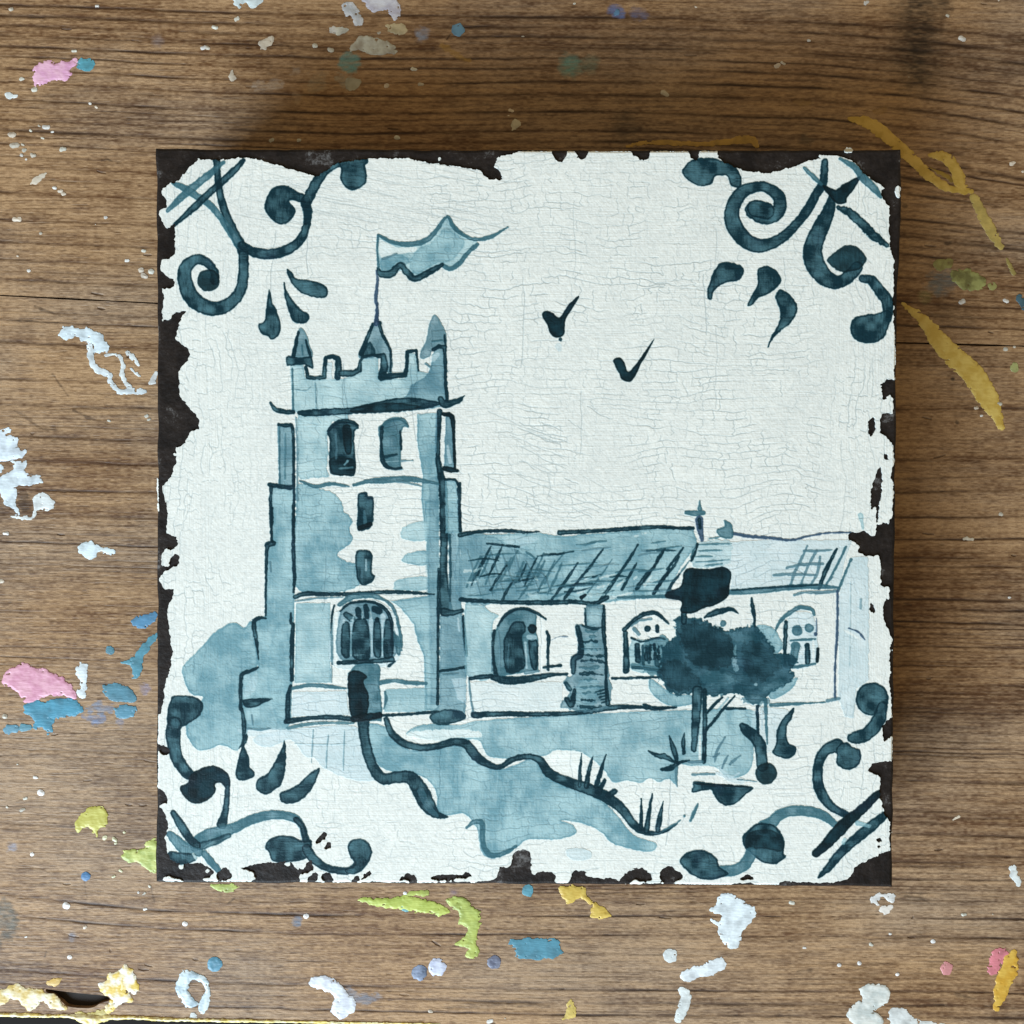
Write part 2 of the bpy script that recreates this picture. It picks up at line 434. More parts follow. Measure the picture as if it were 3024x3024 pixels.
# ------------------------------------------------------------------ dried paint on the table
_pm = {}
def paint_mat(color, two=None):
    color = tuple(int(q*.92+sum(color)/3*.05) for q in color)
    if color[2] > color[0]+40: color = (color[0]-10, color[1]+3, color[2]-10)
    key = (color, two)
    if key in _pm: return _pm[key]
    m, nt, b = new_mat('dried_paint')
    c1 = alb(*color); c2 = alb(*(two or tuple(int(q*.80) for q in color)))
    ns = nd(nt,'ShaderNodeTexNoise'); ns.inputs['Scale'].default_value = 420; ns.inputs['Detail'].default_value = 5
    tc = nd(nt,'ShaderNodeTexCoord'); nt.links.new(tc.outputs['Object'], ns.inputs['Vector'])
    cr = nd(nt,'ShaderNodeValToRGB'); cr.color_ramp.elements[0].position = .40 if two else .30; cr.color_ramp.elements[1].position = .58
    cr.color_ramp.elements[0].color = (*map(float,c2),1); cr.color_ramp.elements[1].color = (*map(float,c1),1)
    nt.links.new(ns.outputs['Fac'], cr.inputs[0]); nt.links.new(cr.outputs[0], b.inputs['Base Color'])
    mpp = nd(nt,'ShaderNodeMapping'); mpp.inputs['Scale'].default_value = (600,2400,600)
    n2 = nd(nt,'ShaderNodeTexNoise'); n2.inputs['Scale'].default_value = 1; n2.inputs['Detail'].default_value = 4
    nt.links.new(tc.outputs['Object'], mpp.inputs[0]); nt.links.new(mpp.outputs[0], n2.inputs['Vector'])
    bp = nd(nt,'ShaderNodeBump'); bp.inputs['Strength'].default_value = .3; bp.inputs['Distance'].default_value = .00018
    nt.links.new(n2.outputs['Fac'], bp.inputs['Height']); nt.links.new(bp.outputs[0], b.inputs['Normal'])
    b.inputs['Roughness'].default_value = .42
    _pm[key] = m
    return m

SEED = [100]
def splash(name, kind, spec, color, two=None, thick=4.0, rough=2.5, cell=2.5, label=None, lump=.5, round_=4, wear=0):
    SEED[0] += 3; sd = SEED[0]
    P = pts(spec)
    C = smooth_curve(P, round_, closed=(kind == 'p')) if len(P) > 2 else P
    rad = C[:,2].max() if C.shape[1] > 2 else 0
    x0,x1 = C[:,0].min()-rad-10, C[:,0].max()+rad+10; y0,y1 = C[:,1].min()-rad-10, C[:,1].max()+rad+10
    X = np.arange(x0, x1, cell); Y = np.arange(y0, y1, cell); XX, YY = np.meshgrid(X, Y)
    d = sdf_poly(C, XX, YY) if kind == 'p' else sdf_stroke(C, XX, YY)
    h, w = d.shape
    d = d + rough*vnoise(h,w,9/cell,12/cell,sd) + rough*.55*vnoise(h,w,4/cell,5/cell,sd+1)
    if wear: d = d + np.clip(vnoise(h,w,7/cell,11/cell,sd+7)*1.2+vnoise(h,w,3.5/cell,5/cell,sd+8)*.7-.92,0,1)*26
    L = vnoise(h,w,14/cell,16/cell,sd+2)*.6 + vnoise(h,w,6/cell,7/cell,sd+5)*.4
    Zf = thick*K*np.clip(.25+np.clip(-d/7,0,1)*.75,0,1)*(1+lump*L)
    def zf(vx, vy):
        i = np.clip(np.round((vx-x0)/cell).astype(int),0,w-1); j = np.clip(np.round((vy-y0)/cell).astype(int),0,h-1)
        return np.maximum(Zf[j,i], .00004)
    me = field_mesh(name, -d, x0, y0, cell, 0, zf, -0.00005, WUV, smooth=True)
    if me is None: return None
    cy = C[:,1].mean(); cx = C[:,0].mean()
    par = plank_a if cy < np.interp(cx, JX, JY) else plank_b
    return link(name, me, par, paint_mat(color, two), label=label)

W_ = (216,224,224); CR = (206,198,180); BL = (86,140,182); PK = (222,176,200); LM = (178,196,104); YE = (208,180,84); OC = (204,174,86); GW=(196,200,194)
SP = [
 # --- upper left
 ('paint_splash','p','A 190,400 220,362 270,345 320,360 350,345 390,352 432,335 438,370 402,400 412,430 370,465 290,460 205,488',PK,(200,150,182),'pale pink splash of paint'),
 ('paint_drop','s','A 470,368,34 505,370,34',(92,152,184),None,'blue drop of paint touching the pink splash'),
 ('paint_splash','p','A 1335,-20 1495,-20 1490,20 1460,45 1430,42 1405,20 1380,30 1368,52 1350,40',(206,222,226),None,None),
 ('paint_splash','p','A 1478,250 1500,225 1555,200 1560,235 1530,275 1500,285 1480,272',CR,None,None),
 ('paint_splash','p','A 1300,430 1325,398 1335,420 1352,438 1335,462 1305,452',CR,None,None),
 ('paint_splash','p','A 1875,155 1930,158 1960,180 1900,192',(206,206,200),None,None),
 ('paint_splash','p','A 175,1045 208,1010 270,972 258,1005 222,1046',CR,None,None),
 ('paint_splash','p','A 30,532 60,528 98,548 60,562 38,556',W_,None,None),
 ('paint_splash','p','A 340,1900 362,1862 430,1868 480,1875 500,1860 540,1895 575,1900 600,1935 622,1965 615,2000 590,2000 560,2020 520,2000 540,1975 480,1950 430,1925 380,1935 348,1925',(214,232,240),None,'pale blue white splash trailing towards the tile'),
 ('paint_splash','s','D 515,40,18 520,120,16 555,175,18 620,205,17 632,250,15 680,300,13 750,300,18 830,300,9',(218,230,234),None,'curled white trail of paint'),
 ('paint_splash','s','D 600,95,7 670,90,10 702,150,15 700,220,13 745,285,14',(220,228,228),None,None),
 ('paint_splash','s','D 730,78,12 758,110,15 790,150,8',(220,228,228),None,None),
 ('paint_splash','s','D 740,165,5 770,195,6 805,215,4',(220,228,228),None,None),
 ('paint_splash','p','D 850,250 862,215 890,185 900,215 888,262 865,262',(220,224,222),None,None),
 ('paint_splash','p','D -120,530 0,520 48,502 62,520 30,550 100,565 105,620 150,642 140,670 80,688 0,698 -120,690',(218,234,244),None,'large pale blue white splash at the left edge'),
 ('paint_splash','p','D -120,740 0,722 18,742 8,760 -20,770 20,778 65,760 80,722 62,700 148,700 152,760 228,782 242,818 182,832 140,838 100,842 100,900 90,935 112,985 100,1010 62,962 30,958 0,875 -60,860 -120,860',(216,232,240),None,'ragged white splash with brown gaps at the left edge'),
 ('paint_splash','p','D 58,1012 110,1008 178,1015 195,970 190,910 240,882 290,900 312,955 280,985 222,970 182,1030 120,1028',(222,230,232),None,None),
 ('paint_drop','p','D 448,1195 478,1162 530,1156 570,1190 610,1192 656,1216 620,1230 562,1222 540,1250 490,1252 455,1225',(214,232,238),None,'tadpole shaped pale drop beside the tile'),
 ('paint_splash','p','D 745,1612 800,1580 885,1560 890,1598 832,1652 762,1642',(92,134,186),None,None),
 ('paint_splash','p','D 905,1670 832,1722 782,1782 740,1832 690,1850 758,1872 755,1935 800,1925 832,1800 900,1710',(92,142,176),None,'blue streak of paint running under the tile edge'),
 ('paint_drop','s','D 630,1780,26',(98,136,168),None,None),
 ('paint_splash','p','D 10,1960 50,1890 110,1862 160,1850 200,1882 262,1890 310,1915 380,1950 440,2050 370,2040 262,2042 200,2070 165,2078 132,2072 92,2010 50,1990',(218,164,184),(196,140,164),'pink splash of paint above a blue one'),
 ('paint_splash','p','D 430,1890 462,1848 496,1862 500,1932 492,2035 466,2048 440,2028 455,1960',(216,228,234),None,None),
 ('paint_splash','p','G 130,112 180,90 280,86 370,72 440,92 482,155 400,175 320,190 302,238 312,268 272,276 240,242 200,252 185,190 140,150',(84,146,190),None,'bright blue splash below the pink one'),
 ('paint_splash','s','G 50,250,28 85,245,24',(108,146,184),None,None),
 ('paint_splash','s','G 135,240,24 165,240,20',(104,146,180),None,None),
 ('paint_splash','p','G 595,-10 700,0 760,30 775,92 640,90 592,40',(92,134,168),None,None),
 ('paint_splash','p','G 655,122 772,118 768,165 740,185 665,182',(96,140,178),None,None),
 ('paint_splash','p','G 428,800 448,755 520,690 600,700 616,780 562,822 552,862 500,802 440,836',(196,194,98),(172,168,78),'mustard yellow splash left of the tile'),
 ('paint_splash','p','G 695,962 740,930 812,930 840,890 900,885 900,1058 832,1042 780,1012 710,1002',(196,206,120),(150,164,84),'lumpy lime green splash touching the tile'),
 ('paint_splash','p','G 1205,1140 1280,1132 1360,1140 1330,1182 1240,1172',(176,192,100),None,None),
 ('paint_splash','p','G 550,1700 600,1690 622,1642 680,1630 712,1590 770,1640 792,1720 780,1762 732,1752 770,1802 700,1812 660,1842 622,1885 600,1842 640,1792 600,1772',(226,228,224),(206,180,82),'shell shaped white and yellow crust of paint'),
 ('paint_splash','s','G 708,1610,9 700,1680,14 690,1745,18 640,1800,12 610,1860,9',(204,172,70),(222,208,150),None),
 ('paint_splash','p','G 258,1702 300,1672 352,1672 322,1716',(206,170,84),None,None),
 ('paint_splash','p','G -120,1760 0,1742 60,1712 100,1702 160,1730 250,1742 330,1782 382,1852 300,1842 240,1802 200,1842 160,1856 112,1802 60,1792 0,1832 -120,1850',(222,216,186),(190,166,92),'crusted cream and ochre paint along the table edge'),
 ('paint_splash','s','G 160,1760,16 190,1800,18 230,1790,14',(222,226,232),None,None),
 ('paint_splash','p','G 1008,1700 1030,1640 1062,1618 1132,1640 1190,1690 1196,1810 1160,1872 1128,1852 1152,1782 1172,1722 1112,1682 1072,1712 1100,1782 1130,1820 1060,1832 1010,1752',(204,220,226),(150,170,180),'pale ring of crackled paint by the table edge'),
 ('paint_drop','s','G 1105,1892,24',W_,None,None),
 ('paint_splash','p','G 430,1868 520,1862 600,1850 622,1902 560,1925 470,1925',(206,190,110),None,None),
 ('paint_splash','p','G 1760,1690 1790,1660 1850,1655 1932,1690 1980,1750 2022,1790 2024,1850 1962,1900 1925,1890 1890,1850 1905,1780 1850,1740 1790,1722',(220,228,236),(190,196,206),'crumpled white splash beside a faint blue one'),
 # --- bottom
 ('paint_splash','p','H 80,1222 200,1210 320,1214 400,1200 520,1232 632,1282 600,1312 500,1302 330,1276 200,1252',(186,200,96),(160,176,80),'long lime green smear below the tile'),
 ('paint_splash','p','H 370,1182 490,1165 512,1198 400,1200',(176,190,90),None,None),
 ('paint_drop','s','H 385,1255,40',(98,146,168),None,'blue drop on the lime smear'),
 ('paint_splash','p','H 608,1226 700,1205 762,1252 812,1312 800,1400 782,1462 800,1532 762,1566 722,1540 742,1500 665,1478 702,1442 742,1392 690,1362 680,1292',(180,194,98),(150,164,84),'lime green splash dripping downwards'),
 ('paint_splash','s','H 720,1330,26',(206,186,110),None,None),
 ('paint_drop','s','H 1080,1170,34',(96,148,180),None,None),
 ('paint_splash','p','H 1262,1150 1400,1146 1415,1200 1472,1240 1555,1312 1440,1332 1442,1270 1382,1212 1322,1246 1280,1212',(210,182,86),(190,160,70),'golden yellow splash below the tile'),
 ('paint_splash','p','H 975,1450 1240,1448 1262,1490 1278,1528 1180,1562 1022,1556 1008,1500',(88,138,174),None,'flat oblong patch of blue paint'),
 ('paint_drop','s','H 562,1605,52',(200,208,226),(170,178,200),'lilac white drop overlapping a dull blue one'),
 ('paint_drop','s','H 462,1640,44',(130,146,172),(90,104,126),None),
 ('paint_drop','s','H 885,1580,40',(120,126,146),(92,98,118),None),
 ('paint_drop','s','H 1893,1540,40',W_,None,'round white drop right of the blue patch'),
 ('paint_splash','p','H 1310,1805 1328,1790 1345,1830 1352,1890 1275,1905 1300,1870',(206,182,96),None,None),
 ('paint_splash','s','I -20,1738,22 5,1775,30 -10,1840,30 -38,1905,26',W_,None,'upright oval of white paint near the table edge'),
 ('paint_splash','p','I 140,1282 180,1240 192,1196 240,1180 300,1212 392,1265 390,1332 332,1400 300,1496 240,1490 200,1430 180,1372 140,1332 190,1345 205,1312',(224,236,240),None,'large white splash below the lower right corner ornament'),
 ('paint_splash','p','I -20,1640 40,1600 100,1590 185,1552 232,1588 190,1640 60,1672 0,1692 -22,1680',(224,234,238),None,'slanting white dash of paint'),
 ('paint_splash','p','I 1055,1212 1100,1185 1186,1190 1184,1242 1150,1222 1112,1202 1100,1250 1062,1240',(226,228,226),None,None),
 ('paint_splash','p','I 1108,1262 1182,1258 1172,1290 1130,1312',(220,216,208),None,None),
 ('paint_splash','p','I 1848,1040 1882,1030 1902,1080 1916,1130 1890,1148 1860,1090',W_,None,None),
 ('paint_drop','s','I 1490,1615,36',(206,140,142),None,'small pink drop'),
 ('paint_splash','p','I 1758,1512 1830,1502 1842,1542 1795,1602 1772,1652 1722,1640 1738,1560',(216,128,140),None,'pink splash beside a yellow one'),
 ('paint_splash','p','I 1820,1552 1872,1512 1898,1552 1890,1642 1852,1722 1822,1802 1770,1862 1756,1782 1770,1682 1790,1622',(206,168,70),(186,144,50),'mustard yellow splash overlapping a pink one'),
 ('paint_splash','p','I 992,1742 1050,1700 1142,1710 1168,1770 1142,1820 1085,1850 1122,1892 1110,1950 980,1950 920,1868 980,1812 1012,1792',(212,216,212),(176,184,182),'greyish white splash at the bottom edge'),
 ('paint_splash','p','I 1168,1842 1262,1850 1302,1902 1400,1920 1490,1940 1490,1960 1200,1960',(214,220,220),None,None),
 # --- top centre
 ('paint_splash','p','B 18,30 68,8 110,58 142,130 90,142 72,92 42,92 20,62',(206,212,218),(170,176,182),'crumbly white splash at the top'),
 ('paint_splash','p','B 138,-20 330,-20 352,90 322,116 290,82 252,60 200,72 160,42',(208,212,222),(176,176,190),'wide lilac white splash at the top edge'),
 ('paint_splash','p','B 270,150 350,130 392,180 330,202',(190,176,140),None,None),
 ('paint_splash','p','B -20,158 50,165 20,192 -30,188',(206,208,196),None,None),
 ('paint_splash','p','B 65,285 92,240 130,205 250,225 320,270 312,310 200,312 130,290',(190,194,182),(150,146,134),'flaky grey white splash above the tile'),
 ('paint_splash','p','B 50,452 130,456 100,508 45,512',(166,164,146),None,None),
 ('paint_drop','s','B 680,170,38',(104,134,176),None,'blue drop above the tile'),
 ('paint_drop','s','B 1588,72,20',(104,140,196),None,None),
 ('paint_splash','p','B 980,715 1005,680 1038,712 1002,748',(196,190,170),None,None),
 # --- right
 ('paint_splash','s','C 935,678,11 1050,705,34 1150,778,36 1250,870,34 1330,940,31 1400,1010,28 1500,1072,22 1635,1090,11',OC,(174,146,64),'long ochre yellow smear by the upper right corner'),
 ('paint_splash','s','C 1400,885,17 1480,895,31 1535,955,31 1560,1020,34 1590,1082,28',(198,168,80),(172,144,62),'ochre loop joining the long smear'),
 ('paint_splash','s','C 1400,960,6 1480,1000,12 1520,1030,10',(150,122,44),None,None),
 ('paint_splash','s','C 1648,1125,25 1690,1220,31 1740,1310,31 1795,1405,20',(188,166,90),None,'thin ochre streak continuing the long smear'),
 ('paint_splash','s','C 1838,1485,12 1872,1560,12',(150,136,76),None,None),
 ('paint_splash','s','S 2665,896,5 2712,932,14 2750,975,22 2772,1005,26 2815,1052,31 2872,1105,33 2905,1155,32 2935,1207,24 2957,1262,8',(208,182,94),(184,156,72),'broad ochre stroke pointing to the lower right'),
 ('paint_splash','s','C 1450,1512,34 1500,1500,28',(140,140,80),(106,96,56),None),
 ('paint_splash','p','C 1510,1560 1600,1535 1700,1580 1712,1630 1640,1660 1560,1640',(150,154,92),(100,100,58),'lumpy olive green splash right of the tile'),
 ('paint_splash','s','C 1752,1632,24',(146,146,88),None,None),
 ('paint_drop','s','F 1878,165,26',(160,166,106),None,None),
 ('paint_splash','s','S 1850,432,3 1930,420,7 2010,424,7 2100,424,7 2210,412,12 2235,430,6',(186,148,62),None,'ochre trickle along the upper edge of the tile'),
 ('paint_splash','s','C 1905,1700,20 1940,1750,24',(70,92,120),None,None),
 ('paint_splash','s','F 1590,1140,8 1640,1145,10',(200,194,178),None,None),
 ('paint_splash','s','I 1530,765,5 1560,748,6',(206,196,176),None,None),
]
for nm, kd, sp, c1, c2, lb in SP:
    big = kd == 'p'
    splash(nm, kd, sp, c1, c2, thick=2.0 if c2 else 1.2, rough=4.2 if big else 2.8, label=lb, lump=.32 if c2 else .2, wear=1)
# painted arris on the broken front edge
splash('edge_paint','s','S -120,2990,4 0,2996,5.5 100,2998,6 130,3000,5 200,3000,5 240,3006,12 270,3012,17 300,3008,9 340,3004,6 420,3006,5 480,3010,6 560,3011,5 700,3014,4.5 860,3017,3.5 1100,3021,3 1300,3024,2.5',(232,224,176),(226,206,120),thick=6,rough=1.5,label='yellow white paint along the broken table edge')
SPK = '''A 65,52,15 125,450,12 198,512,19 555,35,7 425,290,11 1352,108,14 1225,155,13 1800,262,13 1885,285,16 265,725,13 225,720,8
 70,768,20 85,830,17 140,855,14 125,885,12 190,885,15 150,908,8 243,788,9 300,750,8 360,850,15 515,590,9 552,612,8 96,1252,19 605,1242,11 235,1332,9 545,1280,7
 310,1070,12 345,1090,13 365,1105,11 820,1430,9 728,1485,13 165,1545,11 805,1540,20 825,1575,16 862,1550,17 130,825,7 175,745,7 1160,272,12 1185,273,11 100,1460,7 1550,800,12 1705,800,12
 B 272,492,13 472,480,12 985,630,11 970,660,7 335,785,15 1862,535,18 230,190,9 1050,208,6 430,395,12 1345,20,6
 C 525,375,14 557,362,11 1580,220,16 1868,930,13 1035,15,11 705,230,9 60,40,6 1495,90,11 1790,0,5 1275,440,6 1580,1722,14 1828,1718,13 1925,980,10
 D 35,1110,12 5,1385,17 620,468,9 835,440,10 850,460,7
 E
 F 1790,370,14 1660,395,10 1690,440,9 1800,1000,11 1850,1478,9 1830,60,14 1880,45,9
 G 235,612,25 185,963,14 380,1257,23 398,1550,14 1057,1360,19 1748,1315,19 130,708,11 485,1380,9 145,645,8 205,525,9 690,1060,11 650,1090,9 790,1180,9 820,1190,8 855,1145,9 600,870,13 655,880,15 660,900,10 710,840,9 30,178,16 100,450,8 145,1435,8 830,1275,9 42,692,7
 H 380,1185,13 525,1860,11 865,1915,15 950,1900,8
 I 878,1595,15 993,1585,13 1210,1648,13 1413,1460,16 1060,1478,13 1590,1305,12 608,1240,11 680,1495,8 1755,1305,7 1170,1420,7'''
f = 'A'
for t in SPK.split():
    if t in FR: f = t; continue
    x, y, r = [float(q) for q in t.split(',')]
    cc = random.choice([(200,200,188),(208,198,180),(186,180,166),(216,216,212)])
    if y > 560 and f == 'G' and 590 < x < 720: cc = (206,206,170)
    r *= random.uniform(.9,1.1); a = random.uniform(-.5,.5); l = r*random.uniform(.1,.8)
    round_drop = (f, x) in (('G',235),('G',185),('G',380),('G',398),('G',1057),('G',1748),('H',380),('I',878),('I',993),('I',1210),('I',1413))
    if round_drop: l = r*.12; cc = (232,234,232)
    sp = f'{f} {x-l*math.cos(a):.1f},{y-l*math.sin(a):.1f},{r*.8:.1f} {x+l*math.cos(a):.1f},{y+l*math.sin(a):.1f},{r*.75:.1f}'
    splash('paint_drop' if round_drop else 'paint_fleck', 's', sp, cc, thick=2.6, rough=.6 if round_drop else 1.9, cell=1.6)
for q,(x,y,r) in enumerate([(490,1090,26),(1225,1590,43)]):
    splash('paint_drop','s',f'G {x},{y},{r}', (84,120,180) if q == 0 else (88,136,176), thick=1.5, rough=1.6, label=('small violet blue drop','round blue drop under the tile')[q])

# ================================================================== THE PAINTED TILE
CX0, CY0, CW, CH = 440, 420, 2240, 2220
CUV = (CX0, CY0, CW, CH)
def carr(sy, sx, seed): return vnoise(CH, CW, sy, sx, seed)
N9 = carr(9,9,50); N4 = carr(4,4,51); N25 = carr(26,26,52); NS = carr(2.2,14,53); NV = carr(16,2.4,54); N60 = carr(70,60,55); N2 = carr(1.6,1.6,56)
white = alb(212,217,213)
IMG = np.ones((CH,CW,3), np.float32)*white
vert = np.clip(1-(np.arange(CW)+CX0-620)/260.,0,1)+np.clip(((np.arange(CW)+CX0)-2380)/120.,0,1)
vert = np.clip(vert,0,1)[None,:].astype(np.float32)
NWX = np.clip(.5+.5*carr(90,110,63)*2,0,1); NS = NS*NWX*.7+carr(7,26,64)*.4; NV = NV*(1-NWX)*.7+carr(28,7,65)*.4
st = carr(2.6,150,57)*.6+carr(1.4,60,58)*.5; sv = carr(150,2.6,59)*.6+carr(60,1.5,60)*.5
rx = carr(30,30,61)
strk = st*(1-vert)+sv*vert
tint = (.018*strk + .03*N60 + .06*N4 + .05*N9 + .06*N2 + .02*N25)[...,None]*np.array([1.0,.88,.8],np.float32)
IMG = IMG*(1+tint)
IMG *= (1-.03*np.clip(carr(120,140,62),0,1))[...,None]*1.0
HGT = strk*.22 + N4*.20 + N9*.16
LAB = np.zeros((CH,CW), np.int16)
def craquelure():
    r = np.random.default_rng(21); C = np.zeros((CH+8,CW+8), np.float32)
    def run(n, horiz, lmean, lmin, wob, amp):
        X0 = r.uniform(0,CW,n); Y0 = r.uniform(0,CH,n); L = (r.exponential(lmean,n)+lmin).astype(int)
        for x0,y0,l in zip(X0,Y0,L):
            sx = x0+CX0; sy = y0+CY0
            vz = max(0,min(1,1-(sx-640)/260))+max(0,min(1,(sx-2380)/120))
            if horiz and r.random() < vz*.8: continue
            t = np.arange(l)
            k = max(3,int(l/9)+2)
            w = np.interp(t/max(1,l-1)*(k-1), np.arange(k), np.cumsum(r.normal(0,wob,k)))
            sl = .02*math.sin(sx*.004+sy*.003)
            if horiz:
                if sy < 1150: sl += .14*math.exp(-((sx-1050)/320)**2)*(1 if sy < 700 else .3)
                sl += .42*math.exp(-((sx-1720)/230)**2-((sy-1400)/120)**2)
                px = x0+t; py = y0+w+sl*t
            else: py = y0+t; px = x0+w+.03*t
            a = amp*r.uniform(.35,1)*np.minimum(1,np.minimum(t+2,l-t+1)/8.)
            ii = px.astype(int); jj = py.astype(int); ok = (ii>=1)&(ii<CW)&(jj>=1)&(jj<CH)
            ii=ii[ok]; jj=jj[ok]; a=a[ok].astype(np.float32)
            C[jj,ii] = np.maximum(C[jj,ii], a)
            if horiz: C[jj+1,ii] = np.maximum(C[jj+1,ii], a*.8)
            else: C[jj,ii+1] = np.maximum(C[jj,ii+1], a*.8)
    def stamp(px, py, a, tr):
        if tr: px, py = py, px
        ii = px.astype(int); jj = py.astype(int); ok = (ii>=1)&(ii<CW)&(jj>=1)&(jj<CH)
        ii = ii[ok]; jj = jj[ok]; a = a[ok].astype(np.float32)
        C[jj,ii] = np.maximum(C[jj,ii], a); C[jj+1,ii] = np.maximum(C[jj+1,ii], a*.85); C[jj,ii+1] = np.maximum(C[jj,ii+1], a*.6)
    vis = np.clip(.62+.45*N60+.35*vnoise(CH,CW,130,150,95), .12, 1)
    gx_ = (np.arange(CW)+CX0)[None,:]; gy_ = (np.arange(CH)+CY0)[:,None]
    vis = np.clip(vis*(.85+.5*np.exp(-((gx_-1850)/520.)**2-((gy_-1150)/420.)**2)),0,1)
    zone = np.clip((900-gx_)/240.,0,1)+np.clip((gx_-2400)/90.,0,1)+0*gy_
    for tr in (False, True):
        W_d, H_d = (CW, CH) if not tr else (CH, CW)
        zz = zone if not tr else zone.T; vv = vis if not tr else vis.T
        sp = 23.0; nr = int(H_d/sp)+8; x = np.arange(W_d)
        warp = vnoise(nr, W_d, 5, 170, 91+tr)*26 + vnoise(nr, W_d, 1.01, 34, 93+tr)*6 + vnoise(nr, W_d, 1.01, 11, 97+tr)*2.4
        base = (np.arange(nr)-4)*sp + r.uniform(-5,5,nr)
        rows = base[:,None]+warp
        on = vnoise(nr, W_d, 1.01, 48, 103+tr)*.9 + vnoise(nr, W_d, 1.01, 17, 107+tr)*.35
        for q in range(nr):
            y = rows[q]; yi = np.clip(y.astype(int),0,H_d-1)
            a = np.clip((on[q]+.32)*2.0,0,.85)*vv[yi,x]
            zf = zz[yi,x]; a = a*(1-zf*.9) if not tr else a*zf
            stamp(x.astype(float), y, a, tr)
        for q in range(nr-1):
            xx = r.uniform(10,40)
            while xx < W_d-10:
                xi = int(xx); y0 = rows[q][xi]; y1 = rows[q+1][xi]
                if r.random() < .85 and y1-y0 > 6:
                    m = int(y1-y0)+2; t = np.arange(m)
                    px = xx+np.interp(t,[0,m*.35,m*.7,m],[0,r.normal(0,3.2),r.normal(0,4),r.normal(0,4.5)]); py = y0+t
                    yi = int(min(max(y0,0),H_d-1)); zf = zz[yi,xi]; k_ = (1-zf*.9) if not tr else zf
                    stamp(px, py, np.full(m, r.uniform(.35,.95))*vv[yi,xi]*k_, tr)
                xx += r.uniform(16,62)
    for q in range(30):      # long sloping drag lines of the brush right of the tower, a few long cracks
        x0 = r.uniform(980,1330); y0 = r.uniform(780,1080); l = int(r.uniform(40,170)); t = np.arange(l)
        stamp(x0+t, y0+.42*t+np.interp(t,np.linspace(0,l,9),np.cumsum(r.normal(0,2.4,9))), np.full(l,r.uniform(.25,.8)), False)
    for q in range(50):
        x0 = r.uniform(250,900); y0 = r.uniform(60,230); l = int(r.uniform(60,220)); t = np.arange(l)
        stamp(x0+t, y0+.22*t+np.interp(t,np.linspace(0,l,6),np.cumsum(r.normal(0,1.2,6))), np.full(l,r.uniform(.15,.5)), False)
    for q in range(26):
        x0 = r.uniform(300,2000); y0 = r.uniform(100,1900); l = int(r.uniform(70,260)); t = np.arange(l)
        stamp(x0+np.interp(t,np.linspace(0,l,9),np.cumsum(r.normal(0,3.4,9))), y0+t, np.full(l,r.uniform(.5,1)), False)
    C = C[:CH,:CW]
    B = np.maximum(C, .6*np.roll(C,1,0)); B = np.maximum(B, .55*np.roll(B,1,1))
    for ax in (0,1): B = .5*B+.25*np.roll(B,1,ax)+.25*np.roll(B,-1,ax)
    W = B.copy()
    for _ in range(3):
        for ax in (0,1): W = (W+np.roll(W,2,ax)+np.roll(W,-2,ax))/3
    return B, W
CRK, CRKW = craquelure()
PARTS = []; CUR = [0]
def begin(name, label=None, parent=None):
    PARTS.append(dict(name=name, label=label, parent=parent)); CUR[0] = len(PARTS)
    return CUR[0]
def resume(i): CUR[0] = i

